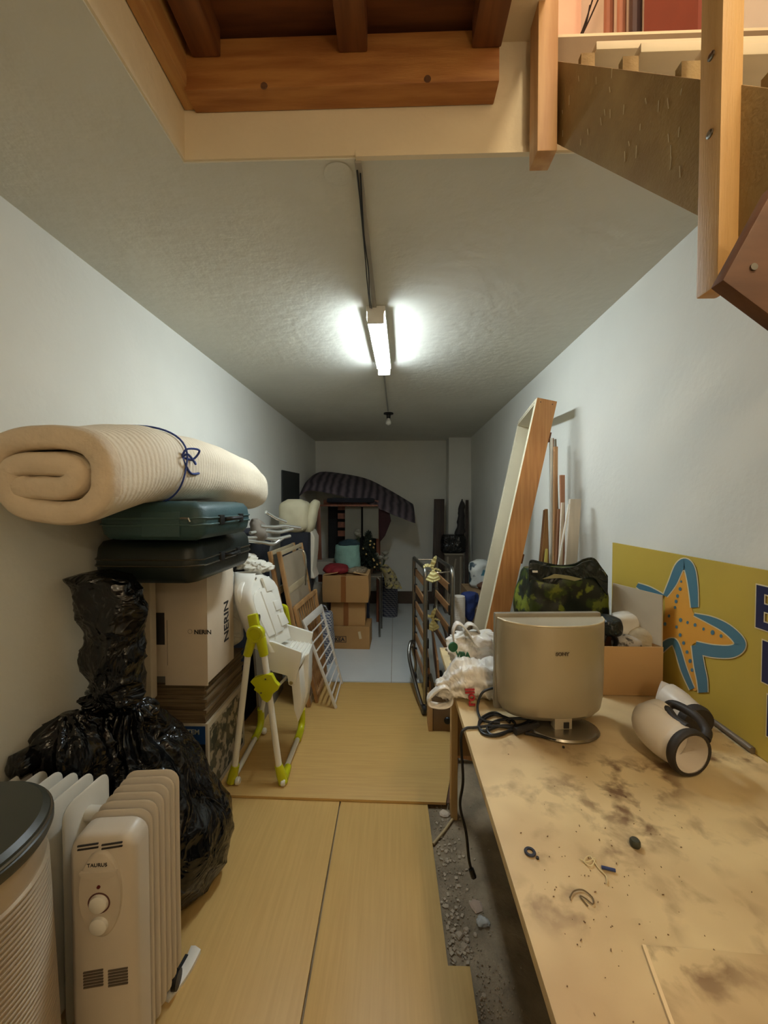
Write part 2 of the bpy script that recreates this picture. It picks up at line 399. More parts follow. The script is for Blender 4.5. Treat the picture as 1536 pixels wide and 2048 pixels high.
# upper room odds and ends seen through the stair opening: red panel, poles, palm-like hanging
def upx(px, py=60, x=.955): return at(px, py, x=x)
a, b = upx(1293), upx(1402)
o = MB().box(.945, .972, b.y, a.y, Z_UP, 4.4).build('brick_red_board', mat('brick_red_panel', (128,58,40), .7, var=.1)); tag(o, 'brick red board standing on the floor above, beside the poles', 'board')
for px, w, c, lb in ((1222, 11, (150,96,70), 'slim brown pole upstairs, nearest the pink lit wall stripes'), (1248, 10, (172,116,88), 'light brown pole upstairs between the two darker poles'), (1276, 14, (52,34,30), 'dark pole upstairs right beside the brick red panel')):
    a = upx(px); o = MB().tube([(.945, a.y, Z_UP), (.955, a.y+.02, 4.4)], w/FPX*a.y*.8, 10).build('pole', mat('pole_%d' % px, c, .5, var=.15), smooth=True); tag(o, lb, 'pole', 'poles leaning upstairs')
hg = thing('hanging_branch', 'dark thin dry branch against the pink lit wall upstairs', 'branch', tuple(upx(1170, 110, .96)))
for pts in ([(1120,100),(1128,60),(1143,0)], [(1143,105),(1165,60),(1185,0)], [(1150,105),(1162,68),(1172,48),(1180,10)], [(1148,104),(1176,45),(1196,0)]):
    MB().tube(crv([upx(x, yy, .965) for x, yy in pts], 5), .004, 6).build('twig', M_PRINT, hg, smooth=True)

# ------------------------------------------------------------------ fluorescent fitting, cable run, bare bulb
p0, p1 = at(752, 640, z=2.362), at(768, 742, z=2.362)
d = (p1-p0).normalized(); sd = d.cross(V((0,0,1))).normalized(); up = V((0,0,1))
lf = thing('fluorescent_lamp', 'lit fluorescent batten lamp on the ceiling', 'lamp', ((p0.x+p1.x)/2, (p0.y+p1.y)/2, Z_C))
MB().beam(p0-d*.02+up*.045, p1+d*.02+up*.045, .09, .026).build('housing', M_WHITE, lf, bevel=.004)
for s_ in (-1, 1):
    e = p0-d*.016 if s_ < 0 else p1+d*.016
    MB().obox(e+up*.006, (.078, .016, .058), Matrix.Rotation(math.atan2(-d.x, d.y), 3, 'Z')).build('tube_holder', M_WHITE, lf, bevel=.003)
M_TUBE = mat('lit_tube', (255,255,255), .4, emit=(.80, .93, 1.0, 1), estr=80)
for s_ in (-1, 1): MB().tube([p0+sd*.018*s_, p1+sd*.018*s_], .0125, 16).build('tube', M_TUBE, lf, smooth=True)
for s_ in (-1, 1):
    MB().beam(p0+sd*.043*s_+up*.026, p1+sd*.043*s_+up*.026, .004, .022).build('side_lip', M_WHITE, lf)
c0 = at(716, 322, z=Z_C-.005); c1 = at(750, 622, z=Z_C-.006)
cr = thing('cable_trunking', 'pale cable trunking from the stairwell edge to the ceiling lamp', 'trunking', tuple(c0))
MB().beam(c0, c1, .018, .010).build('duct', mat('dusty_trunking', (168,160,146), .7, var=.2), cr, bevel=.002)
MB().tube(crv([c0+V((-.004,.02,-.008)), at(722, 420, z=Z_C-.016), at(731, 520, z=Z_C-.022), at(735, 570, z=Z_C-.03), at(741, 618, z=Z_C-.012), p0+up*.03], 8), .0022, 6).build('wire', M_BLACK, cr, smooth=True)
MB().tube(crv([c0+V((.004,.03,-.008)), at(728, 470, z=Z_C-.016), at(737, 540, z=Z_C-.024), at(739, 590, z=Z_C-.03), at(745, 622, z=Z_C-.012), p0+up*.03], 8), .0022, 6).build('wire', M_BLACK, cr, smooth=True)
w0 = at(768, 750, z=Z_C-.004); w1 = at(776, 822, z=Z_C-.004)
o = MB().beam(w0, w1, .012, .008).build('cable_cover', mat('grey_cover', (150,148,140), .7)); tag(o, 'thin grey cable cover on ceiling beyond the lit lamp', 'trunking')
bl = at(777, 832, z=Z_C-.03)
b = thing('bulb_socket', 'unlit bare bulb in a black socket on the far ceiling', 'bulb', (bl.x, bl.y, Z_C))
MB().lathe([(.05, 0), (.05, -.012), (.022, -.02), (.02, -.055), (.0, -.055)], (bl.x, bl.y, Z_C), (0,0,1), 20).build('socket', M_BLACK, b, smooth=True)
MB().lathe([(.012, -.05), (.016, -.066), (.03, -.09), (.028, -.112), (.014, -.124), (0, -.126)], (bl.x, bl.y, Z_C), (0,0,1), 20).build('bulb', mat('bulb_glass', (225,225,220), .15), b, smooth=True)

# ------------------------------------------------------------------ laminate boards laid on the floor
zbd = .012
def board(name, lab, pts, z0, z1, m):
    P = [(p.x, p.y, z0) for p in pts]
    o = MB().prism(P, (0, 0, z1-z0)).build(name, m, bevel=.0012); return tag(o, lab, 'board')
f = lambda px, py: at(px, py, z=zbd)
jA, jB = f(681, 1600), f(602, 2046)
jd = (jB-jA).normalized(); jN = jA + jd*2.2; jF = jA - jd*.1
rA, rB, rC, rD = f(854, 1600), f(896, 1931), f(940, 1932), f(957, 2046)
g = V((.003, 0, 0))
board('laminate_board', 'wide beech laminate board on the floor beside the oil heaters', [V((-1.1, jF.y, 0)), jF-g, jN-g, V((-1.1, jN.y, 0))], -.005, zbd, M_BEECH)
rN = rD + (rD-rC).normalized()*.7
board('laminate_board', 'notched beech laminate board on the floor nearest the table', [jF+g, V((rA.x-.006, jF.y, 0)), rA, rB, rC, rD, rN, V((jN.x+.003, rN.y, 0))], -.005, zbd, M_BEECH)
f2 = lambda px, py: at(px, py, z=.026)
bb = [f2(425, 1589), f2(892, 1605), f2(917, 1455), f2(905, 1367), f2(600, 1367)]
bb = [V((-1.12, bb[0].y+.01, 0))] + bb[:4] + [V((-1.12, bb[3].y, 0))]
board('laminate_board', 'cross laid beech board on the floor under the high chair', bb, .013, .026, M_BEECHX)
# dark brown side board propped between the cross board and the table leg
tag(MB().prism([f2(893, 1606), f2(917, 1460), at(917, 1470, z=0.002), at(905, 1612, z=.002)], (.012, 0, 0)).build('side_strip', M_REDWOOD), 'red brown wood strip beside the cross laid board', 'strip')
# ================================================================== left pile
# ------------------------------------------------------------------ rolled mattress
M_MATT = mat('mattress_ticking', (232,216,190), .85, var=.05, vscale=5, bump=.25, bscale=70, wave=('Y', 15, .22, .6))
M_MATT_END = mat('mattress_border', (224,204,176), .85, var=.1, vscale=14, bump=.6, bscale=26)
mt = thing('rolled_mattress', 'rolled up cream mattress tied with blue string on top of the suitcases', 'mattress', (-.95, 1.7, 1.5))
TH, YN, LN = .068, 1.03, 1.36
def roll_dz(y):
    u = (y-YN)/LN
    for (a, va), (b_, vb) in zip([(-.1,0),(0,0),(.25,.062),(.5,.075),(.85,.05),(1,.01)], [(0,0),(.25,.062),(.5,.075),(.85,.05),(1,.01),(1.1,0)]):
        if a <= u <= b_: k = (u-a)/(b_-a); k = k*k*(3-2*k); return va+(vb-va)*k
    return 0
CXM, CZM = -.968, 1.575
def spiral(th):
    """Centre line of the rolled slab in the x-z plane; th grows inwards."""
    turn = th/(2*PI); k = max(0, min(1, (turn-.72)/.33)); k = k*k*(3-2*k); A = .162 - .068*k - .03*max(0, turn-1.5); B = .106 - .0705*k
    a = PI*1.02 - th; ca, sa = math.cos(a), math.sin(a); n = 2.7
    e = (abs(ca)**n + abs(sa)**n)**(-1/n)
    return V((CXM + A*ca*e - .012*k, CZM + B*sa*e))
path = [spiral(2*PI*1.93*i/150) for i in range(151)]
stations = [(0, .55), (.006, .8), (.018, .96), (.04, 1)] + [(.04 + (LN-.08)*i/40, 1) for i in range(1, 40)] + [(LN-.04, 1), (LN-.018, .94), (LN-.006, .78), (LN, .5)]
mb = MB(); rings = []
for i, p in enumerate(path):
    q0, q1 = path[max(i-1, 0)], path[min(i+1, 150)]; tg = (q1-q0).normalized(); nr = V((-tg.y, tg.x))
    ring = []
    for sgn in (1, -1):
        for (yy, k) in (stations if sgn > 0 else stations[::-1]):
            w = noise.noise(V((p.x*14, p.y*14, yy*6)))*.006*(1 if 0 < yy < LN else 2.2)
            c = 1 - .10*max(0, (yy-LN*.72)/(LN*.28))**2
            ox = CXM + (p.x-CXM)*c + nr.x*sgn*TH/2*k; oz = CZM + (p.y-CZM)*c + nr.y*sgn*TH/2*k
            ring.append((ox + w*nr.x, YN + yy + noise.noise(V((p.x*9, p.y*9, 3)))*.006, oz + w*nr.y + roll_dz(YN+yy)))
    rings.append(ring)
mb.loft(rings); mo = mb.build('padding', M_MATT, mt, smooth=True, angle=80)
# quilted border: the two ends of the slab carry a plainer cloth
mo.data.materials.append(M_MATT_END)
for poly in mo.data.polygons:
    c = MW[mt.name] @ poly.center
    if c.y < YN+.03: poly.material_index = 1
# blue string and bow
M_BLUE = mat('blue_string', (44,62,128), .7)
ys_, loop = 1.40, []
for i in range(64):
    a = 2*PI*i/64; ca, sa = math.cos(a), math.sin(a); e = (abs(ca)**2.7 + abs(sa)**2.7)**(-1/2.7)
    loop.append((CXM + (.162+TH/2+.004)*ca*e, ys_ + .015*math.sin(a*3), CZM + roll_dz(ys_) + (.107+TH/2+.004)*sa*e))
sg = MB().tube(loop, .0035, 6, closed=True).build('string', M_BLUE, mt, smooth=True)
kx = at(352, 915, y=1.39); kx = V((CXM+.162+TH/2-.008, 1.39, kx.z))
bow = MB()
bow.tube(crv([kx, kx+V((.02,.0,.03)), kx+V((.03,.07,.035)), kx+V((.01,.06,.0)), kx], 6), .004, 6)
bow.tube(crv([kx, kx+V((.03,-.01,.01)), kx+V((.03,.04,-.02)), kx+V((.015,.05,-.005)), kx], 6), .004, 6)
bow.tube(crv([kx, kx+V((.012,.03,-.05)), kx+V((.01,.07,-.055)), kx+V((.012,.1,-.05))], 6), .0045, 6)
bow.build('bow', M_BLUE, sg, smooth=True)

# ------------------------------------------------------------------ suitcases
def suitcase(name, label, x0, x1, y0, y1, z0, z1, m, trim, r, handle, panel):
    t = thing(name, label, 'suitcase', ((x0+x1)/2, (y0+y1)/2, z0), group='suitcases under the mattress')
    zm = (z0+z1)/2
    rings = []
    def rr(inset, z):
        ring = []; R = r
        for cx, cy, a0 in ((x1-R, y1-R, 0), (x0+R, y1-R, PI/2), (x0+R, y0+R, PI), (x1-R, y0+R, 1.5*PI)):
            for k in range(9): a = a0 + PI/2*k/8; ring.append((cx + (R-inset)*math.cos(a), cy + (R-inset)*math.sin(a), z + .004*noise.noise(V((cx*9, cy*9, z*20+k*.3)))))
        return ring
    h = z1-z0
    for inset, z in ((.06, z0), (.022, z0+.008), (.006, z0+h*.18), (0, zm-.012), (-.001, zm), (0, zm+.012), (.006, z1-h*.18), (.022, z1-.008), (.06, z1)): rings.append(rr(inset, z))
    b = MB().loft(rings).build('shell', m, t, smooth=True, angle=50)
    for dz in (-.012, .012): MB().tube(rr(-.003, zm+dz), .0035, 6, closed=True).build('piping', trim, t, smooth=True)
    hx = x1+.004; hy = (y0+y1)/2
    MB().tube(crv([(hx-.004, hy-handle, zm), (hx+.022, hy-handle*.8, zm+.004), (hx+.026, hy, zm+.004), (hx+.022, hy+handle*.8, zm+.004), (hx-.004, hy+handle, zm)], 6), .008, 8).build('handle', M_BLACK, t, smooth=True)
    for k in (-1, 1): MB().box(hx-.008, hx+.006, hy+k*handle*1.7-.018, hy+k*handle*1.7+.018, zm-.018, zm+.02).build('latch', M_BLACK, t, bevel=.003)
    if panel:
        MB().box(x0+.17, x1-.08, y0-.004, y0+.01, zm-.055, zm+.035).build('pocket', m, t, bevel=.006)
        MB().tube([(x1-.075, y0-.008, zm+.012), (x1-.045, y0-.010, zm+.012), (x1-.04, y0-.008, zm+.0)], .004, 6).build('zip_pull', M_STEEL, t, smooth=True)
    return t
M_TEAL = mat('teal_case', (52,80,82), .5, var=.12, vscale=8, bump=.1, bscale=140)
M_DKG = mat('dark_green_case', (24,32,28), .42, var=.2, vscale=6, bump=.08)
suitcase('suitcase', 'teal suitcase lying flat directly beneath the rolled mattress', -1.07, -.68, 1.34, 1.81, 1.362, 1.506, M_TEAL, mat('teal_piping', (70,96,96), .4), .05, .055, True)
suitcase('suitcase', 'blackish green suitcase lying flat below the teal suitcase', -1.165, -.745, 1.42, 2.0, 1.185, 1.358, M_DKG, mat('case_piping', (60,56,46), .25), .07, .05, False)

# ------------------------------------------------------------------ cartons under the suitcases
M_WBOX = mat('white_carton', (214,196,172), .75, var=.05)
xr = at(415, 1300, y=1.80).x
zN0 = .535 + .10
t = thing('white_carton', 'off white carton printed with dark capital letters under the suitcases', 'box', ((X_L+xr)/2+.02, 1.97, zN0))
zN1 = 1.182
MB().box(X_L+.03, xr, 1.805, 2.10, zN0, zN1).build('body', M_WBOX, t, bevel=.004)
xf = at(330, 1280, y=1.80).x
MB().box(xf, xr+.002, 1.797, 1.803, zN0-.01, zN1-.01).build('flap', M_WBOX, t, bevel=.002)
MB().box(xf-.07, xf-.002, 1.8035, 1.8055, at(315, 1290, y=1.80).z, at(315, 1226, y=1.80).z).build('black_patch', M_PRINT, t)
MB().box(xf-.085, xf-.002, 1.8035, 1.8055, zN0, zN0+.03).build('tape', mat('grey_tape', (96,92,84), .6), t)
o_ = at(388, 1268, y=1.795); text('lettering', 'NERIN', .029, o_, (1,0,0), (0,0,1), M_PRINT, t, bold=.0006)
MB().lathe([(.009, 0), (.011, 0), (.011, .0008), (.009, .0008)], at(380, 1263, y=1.796), (0,-1,0), 20, cap=False).build('emblem', mat('faint_print', (150,136,120), .8), t)
MB().box(xf+.012, xf+.014, 1.7955, 1.7975, at(336, 1330, y=1.8).z, at(336, 1240, y=1.8).z).build('fold_mark', mat('faint_print', (150,136,120), .8), t)
text('lettering', 'NERIN', .075, (xr+.001, 2.03, zN0+.13), (0,0,1), (0,-1,0), M_PRINT, t, bold=.0015)
o = MB().box(X_L+.006, X_L+.05, 1.745, 1.79, zN0-.06, zN1-.03).build('foam_slab', mat('pale_foam', (200,184,158), .9, var=.1), bevel=.012, bseg=3)
tag(o, 'pale narrow slab standing beside the off white carton', 'slab')
# flattened cartons stacked beneath
xr2 = at(412, 1410, y=1.82).x
M_FLAT = mat('flattened_card', (126,104,72), .85, col2=(92,74,50), vscale=5, stretch=(1,1,30))
z = at(412, 1448, y=1.83).z; zt0 = z; n = 0; top = zN0-.012
flat_ = []
while z < top-.004:
    th = .018; jx, jy = random.uniform(-.012, .004), random.uniform(-.012, .008)
    o = MB().box(X_L+.012, xr2+jx, 1.83+jy, 2.28+jy, z, min(z+th-.0015, top)).build('flattened_carton', M_FLAT)
    flat_.append(o); z += th
ORD = ['topmost', 'second from top', 'third from top', 'fourth from top', 'fifth from top', 'sixth from top', 'sixth from bottom', 'fifth from bottom', 'fourth from bottom', 'third from bottom', 'second from bottom', 'lowest']
m_ = len(flat_)
for i, o in enumerate(flat_[::-1]):
    w = ORD[i] if i < m_/2 else ORD[12-(m_-i)]
    tag(o, 'flattened brown carton, %s of the stack between the printed boxes' % w, 'carton', 'flattened cartons in the stack')
t = thing('printed_carton', 'carton with a blue label reading SYSTEM under the flattened cartons', 'box', ((X_L+xr2)/2, 2.06, 0.03))
yb = 1.835; zl1 = zt0-.003
MB().box(X_L+.012, xr2, yb, 2.29, .028, zl1).build('body', mat('white_print_box', (196,184,160), .6, var=.06), t, bevel=.003)
MB().box(X_L+.03, xr2-.012, yb-.002, yb+.002, .05, zl1-.10).build('label_panel', mat('dark_photo_print', (28,30,30), .4, var=.4, vscale=14), t)
MB().box(X_L+.03, xr2-.012, yb-.003, yb+.002, zl1-.10, zl1-.012).build('label_panel', mat('blue_print', (26,66,120), .4), t)
text('lettering', 'SYSTEM', .034, (xr2-.155, yb-.0035, zl1-.05), (1,0,0), (0,0,1), mat('pale_print', (190,196,190), .5), t, bold=.0006)
text('lettering', 'ES', .044, (xr2-.105, yb-.0035, zl1-.095), (1,0,0), (0,0,1), mat('pale_print', (190,196,190), .5), t, bold=.001)
MB().box(xr2-.002, xr2+.002, yb+.02, 2.26, .06, zl1-.03).build('side_print', patches('side_photo', (176,164,140), [(52,60,52), (88,84,70)], 16, .5, .5), t)
# grey panel and dark bits standing behind the high chair
o = MB().hexa([(-.90,2.48,.027),(-.885,2.48,.027),(-.885,3.0,.027),(-.90,3.0,.027),(-.935,2.48,.58),(-.92,2.48,.58),(-.92,3.0,.58),(-.935,3.0,.58)]).build('grey_board', mat('grey_panel', (138,126,104), .7, var=.1)); tag(o, 'grey board leaning behind the high chair legs', 'board')

# ------------------------------------------------------------------ black bags
M_BAG = crinkle('black_film', (15,15,16), .17, 11, .7, var=.3)
M_BAG2 = crinkle('black_film_matt', (13,13,13), .2, 12, .7, var=.3)
bg = thing('garbage_bag', 'large shiny black garbage bag on the floor behind the oil heaters', 'bag', (-.9, 1.42, .013), group='black plastic bags')
prof = [(.016, -.92, 1.46, .17, .16), (.05, -.92, 1.46, .215, .21), (.2, -.925, 1.455, .255, .25), (.36, -.94, 1.45, .205, .24), (.5, -.96, 1.435, .145, .19), (.6, -.975, 1.42, .095, .14), (.67, -.985, 1.41, .065, .10), (.72, -.985, 1.40, .05, .07), (.745, -.99, 1.395, .03, .045)]
clampx(lump(prof, 110, 90, .03, 3.6, (11, .016, .22, .58), 1, 2.1, .011), X_L+.004).build('sack', M_BAG, bg, smooth=True, angle=180)
lump([(.73, -.99, 1.385, .028, .04), (.76, -1.0, 1.38, .035, .05), (.79, -1.03, 1.36, .06, .07), (.808, -1.04, 1.35, .075, .08), (.812, -1.03, 1.35, .02, .02)], 60, 24, .022, 16, (9, .012, .73, .8), 4, 2, .012).build('gathered_neck', M_BAG, bg, smooth=True, angle=180)
fl_ = MB()
fl_.tube(crv([(-1.0, 1.385, .74), (-1.07, 1.33, .76), (-1.13, 1.22, .70), (-1.15, 1.1, .70)], 6), [.018]*7+[.028]*6+[.04]*5+[.02], 12)
clampx(fl_, X_L+.004).build('twisted_tail', M_BAG, bg, smooth=True, angle=180)
clampx(lump([(.30, -1.06, 1.27, .05, .05), (.36, -1.06, 1.26, .09, .08), (.5, -1.075, 1.25, .10, .085), (.64, -1.085, 1.235, .095, .08), (.75, -1.09, 1.235, .075, .065), (.80, -1.09, 1.235, .02, .02)], 60, 50, .02, 9, (9, .01, .4, .6), 8, 2, .008), X_L+.004).build('side_lobe', M_BAG, bg, smooth=True, angle=180)
clampx(lump([(.40, -1.05, 1.33, .05, .05), (.46, -1.05, 1.33, .1, .09), (.58, -1.055, 1.32, .105, .09), (.68, -1.06, 1.32, .085, .075), (.735, -1.05, 1.33, .04, .04), (.75, -1.04, 1.33, .01, .01)], 60, 40, .02, 9, (9, .008, .5, .7), 18, 2, .012), X_L+.004).build('side_lobe', M_BAG, bg, smooth=True, angle=180)
bg3 = thing('garbage_bag', 'tall black garbage bag standing below the blackish green suitcase', 'bag', (-1.0, 1.34, .815), group='black plastic bags')
clampx(lump([(.78, -1.0, 1.35, .06, .05), (.80, -1.0, 1.35, .078, .06), (.88, -1.005, 1.345, .08, .065), (1.0, -1.0, 1.335, .09, .07), (1.1, -1.0, 1.33, .10, .075), (1.19, -1.03, 1.335, .105, .07), (1.235, -1.05, 1.34, .09, .06), (1.25, -1.06, 1.345, .03, .03)], 80, 64, .022, 6, None, 11, 2.4, .012), X_L+.004).build('sack', M_BAG2, bg3, smooth=True, angle=180)

# ------------------------------------------------------------------ oil heaters
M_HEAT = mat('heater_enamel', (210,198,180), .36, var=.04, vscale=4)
M_HEATW = mat('heater_enamel_white', (216,210,196), .3, var=.04)
def fin_ring(w, z0, z1, th, y, rt=.035):
    """Rounded slab outline in x-z."""
    pts = []
    for cx, cz, a0 in ((w/2-rt, z1-rt, 0), (-w/2+rt, z1-rt, PI/2), (-w/2+rt, z0+rt, PI), (w/2-rt, z0+rt, 1.5*PI)):
        for k in range(6): a = a0+PI/2*k/5; pts.append((cx+rt*math.cos(a), y, cz+rt*math.sin(a)))
    return pts
def heater(label, loc, rz, n, zt, panel, m, gap=.030):
    t = thing('oil_heater', label, 'heater', loc, rz, 'oil filled radiators'); Mx = MW[t.name]
    W = lambda pts: [Mx @ V(p) for p in pts]
    fn = None
    for i in range(n):
        y = .05 + i*gap
        if fn is None:
            fn = MB().loft([W(fin_ring(.150, .06, zt, .02, y-.0055+.002, .034)), W(fin_ring(.158, .055, zt+.004, .02, y, .036)), W(fin_ring(.150, .06, zt, .02, y+.0055, .034))]).build('fin', m, t, smooth=True, angle=50)
        else: share(fn, 'fin', t, (0, i*gap, 0))
    yl = .05 + (n-1)*gap
    MB().tube(W([(0, .0, zt-.07), (0, yl, zt-.07)]), .02, 12).build('header_pipe', m, t, smooth=True)
    MB().tube(W([(0, .0, .13), (0, yl, .13)]), .02, 12).build('header_pipe', m, t, smooth=True)
    if panel:
        # moulded control head facing -y
        rings = [W(fin_ring(w, z0, z1, 0, y, r)) for w, z0, z1, y, r in ((.135, .065, zt-.01, .034, .03), (.158, .055, zt, .03, .04), (.158, .055, zt, -.012, .04), (.150, .06, zt-.006, -.024, .04), (.125, .075, zt-.02, -.03, .035))]
        h = MB().loft(rings).build('control_head', m, t, smooth=True, angle=50)
        pod = MB().loft([W([(x*.93, y, z) for x, y, z in [(.052*math.cos(2*PI*k/40), yy, zt-.135+.105*s_*math.sin(2*PI*k/40)*(1 if math.sin(2*PI*k/40) > 0 else 1.05)) for k in range(40)]]) for yy, s_ in ((-.028, 1.0), (-.035, .985), (-.038, .93))])
        pod.build('control_pod', m, h, smooth=True, angle=50)
        for dx in (-.032, .024):
            for k in range(2): MB().beam(Mx @ V((dx-.022, -.031, zt-.02-.009*k)), Mx @ V((dx+.026, -.031, zt-.015-.009*k)), .003, .003).build('vent_slot', M_PRINT, h)
        dial = lambda zz, ring: (MB().lathe([(.021, 0), (.020, .007), (.017, .009), (0, .009)], Mx @ V((-.002, -.0375, zz)), Mx.to_3x3() @ V((0,-1,0)), 24).build('dial', M_WHITE, h, smooth=True, angle=40))
        dial(zt-.156, 1); dial(zt-.21, 0)
        MB().lathe([(.0225, 0), (.026, 0), (.026, .001), (.0225, .001)], Mx @ V((-.002, -.0375, zt-.156)), Mx.to_3x3() @ V((0,-1,0)), 28, cap=False).build('dial_mark', mat('dial_scale', (92,52,50), .6), h)
        MB().lathe([(0, 0), (.0045, 0), (.004, .003), (0, .003)], Mx @ V((-.002, -.037, zt-.116)), Mx.to_3x3() @ V((0,-1,0)), 14).build('pilot_lamp', mat('dark_red', (96,20,24), .3), h)
        text('lettering', 'TAURUS', .0125, Mx @ V((-.028, -.0386, zt-.066)), Mx.to_3x3() @ V((1,0,0)), (0,0,1), M_PRINT, h)
        lip = MB().loft([W([(.043*math.cos(PI+PI*k/16), -.037-d_, zt-.076+.02*s_*math.sin(PI+PI*k/16)) for k in range(17)]) for d_, s_ in ((0, 1), (.007, .9), (.007, .1))]); lip.build('grip_lip', m, h, smooth=True)
        for dx in (-.046, .012):
            for k in range(6): MB().beam(Mx @ V((dx, -.031, zt-.335-.0075*k)), Mx @ V((dx+.046, -.031, zt-.33-.0075*k)), .003, .0035).build('vent_slot', mat('vent_shadow', (96,84,70), .7), h)
        MB().loft([W([(.06*math.cos(PI*k/20)+0, -.0305-d_, .055+.09*s_*math.sin(PI*k/20)) for k in range(21)]) for d_, s_ in ((0, 1), (.004, .97), (.004, .05))]).build('cable_bay', m, h, smooth=True)
    for yy in (.03, yl-.01):
        MB().tube(W([(-.07, yy, .045), (.07, yy, .045)]), .006, 8).build('axle', M_STEEL, t, smooth=True)
        for sx in (-1, 1): MB().lathe([(.01, -.007), (.024, -.007), (.024, .007), (.01, .007)], Mx @ V((.068*sx, yy, .0365)), Mx.to_3x3() @ V((1,0,0)), 18).build('caster', M_BLACK, t, smooth=True)
    return t
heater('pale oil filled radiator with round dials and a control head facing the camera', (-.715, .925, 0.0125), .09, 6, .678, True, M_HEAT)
heater('white oil filled radiator standing sideways behind the ribbed cylinder', (-.832, 1.058, .0125), PI/2-.04, 6, .668, False, M_HEATW, .05)

# ------------------------------------------------------------------ ribbed cylinder in the near left corner
cx, cy, zt = -.915, .715, .855
t = thing('ribbed_bin', 'tall pale cylinder with fine ribs and a flat dark grey lid', 'bin', (cx, cy, .0125))
prof = [(.19, .0)]
nrib = 58
def rad(z): return .197 - .026*(z/.8)
zz = .03; prof = [(rad(0)-.006, 0), (rad(0), .01)]
for i in range(nrib):
    z0 = .03 + i*(.68/nrib); st_ = .68/nrib
    prof += [(rad(z0), z0), (rad(z0)+.0035, z0+st_*.2), (rad(z0)+.0035, z0+st_*.5), (rad(z0)-.004, z0+st_*.7)]
prof += [(rad(.72), .72), (rad(.78), .78), (rad(.78)-.01, .785), (0, .785)]
MB().lathe(prof, (cx, cy, .0125), (0,0,1), 72).build('casing', mat('pale_casing', (192,174,148), .36, metal=.3, var=.06), t, smooth=True, angle=25)
MB().lathe([(.165, .77), (.183, .775), (.187, .785), (.187, .798), (.182, .802), (.18, .812), (.168, .82), (.06, .8225), (0, .823)], (cx, cy, .0125), (0,0,1), 72).build('lid', mat('dark_grey_lid', (62,62,52), .4, var=.1), t, smooth=True, angle=30)
MB().tube([(cx+.183*math.cos(a), cy+.183*math.sin(a),   .0125+.804) for a in [2*PI*k/72 for k in range(72)]], .003, 6, closed=True).build('lid_rim', mat('rim_grey', (120,112,98), .25, metal=.6), t, smooth=True)
a_ = math.radians(-52)
for k in range(1):
    cpt = V((cx, cy, 0)); 
    sl = MB(); 
    for i in range(24): z0 = .05+i*.024; sl.obox(cpt+V((math.cos(a_)*(rad(z0)+.002), math.sin(a_)*(rad(z0)+.002), z0+.012)), (.006, .016, .015), Matrix.Rotation(a_, 3, 'Z'))
    sl.build('slot_row', M_BLACK, t)

# ------------------------------------------------------------------ white moulded foot lying on the board
p = at(360, 1950, z=.02)
t = thing('plastic_foot', 'small white plastic foot lying on the board beside the oil heater', 'plastic part', (p.x, p.y, .0125), -.25)
Mx = MW[t.name]; rings = []
for k in range(9):
    a = k/8; yy = -.06 + .13*a; rings.append([Mx @ V((x, yy, z)) for x, z in ((-.022+.012*math.sin(a*PI), 0), (.016+.008*math.sin(a*PI), 0), (.017+.008*math.sin(a*PI), .010+.006*a), (-.004, .016+.006*a), (-.022+.012*math.sin(a*PI), .010+.006*a))])
MB().loft(rings).build('shell', M_WHITE, t, smooth=True, angle=50)
MB().obox(Mx @ V((-.010, .02, .0175)), (.010, .045, .008), Matrix.Rotation(-.1, 3, 'Z')).build('slot', M_BLACK, t)

# ================================================================== high chair
M_LIME = mat('lime_plastic', (196,196,20), .32, var=.05)
M_HC = mat('high_chair_white', (240,236,224), .25, var=.03, coat=.2)
hc = thing('high_chair', 'white folding high chair with lime green joints and feet', 'high chair', (-.70, 2.17, .027))
YN_, YF_ = 1.97, 2.42
A = lambda px, py, y=YN_: at(px, py, y=y)
# tubes of the near A frame
def tb(name, pts, r, m, n=8): return MB().tube(crv(pts, n) if len(pts) > 2 else pts, r, 12).build(name, m, hc, smooth=True)
tb('leg', [A(497,1300), A(468,1548)], .0165, M_HC)
tb('leg', [A(527,1300, YN_-.004), A(560,1548)], .0165, M_HC)
def footz(p, z=.05): return V((p.x, p.y, z))
bl_, br_ = A(466,1575), A(562,1575); fl2, fr2 = at(526,1480, z=.05), at(606,1482, z=.05)
fl2.y = fr2.y = YF_; fl2 = V((bl_.x-.01, YF_, .05)); fr2 = V((br_.x, YF_, .05))
tb('floor_tube', [footz(bl_, .06)+V((.004,.03,-.005)), footz(fl2)], .0145, M_HC)
tb('floor_tube', [footz(br_, .06)+V((.004,.03,-.005)), footz(fr2)], .0145, M_HC)
tb('leg', [footz(fl2)+V((0,0,.08)), A(545,1290,YF_)], .0165, M_HC)
tb('leg', [footz(fr2)+V((0,0,.08)), A(575,1290,YF_)], .0165, M_HC)
def shoe(a, b, r0, r1):
    return MB().tube([a, a.lerp(b, .5), b], [r0, (r0+r1)/2*1.05, r1], 14).build('foot', M_LIME, hc, smooth=True)
shoe(A(471,1530), footz(A(463,1590), .035), .021, .026)
shoe(A(557,1530), footz(A(567,1597), .035), .021, .026)
el = lambda c, d1: MB().tube(crv([c+V((0,-.11,.0)), c+V((0,-.03,.012)), c+V((0,.004,.05)), c+V((0,.0,.13))], 6), .022, 14).build('foot', M_LIME, hc, smooth=True)
el(footz(fl2), 0); el(footz(fr2), 0)
MB().tube([footz(A(567,1597), .05), footz(br_, .055)+V((.012,.09,0))], [.024, .02], 14).build('foot', M_LIME, hc, smooth=True)
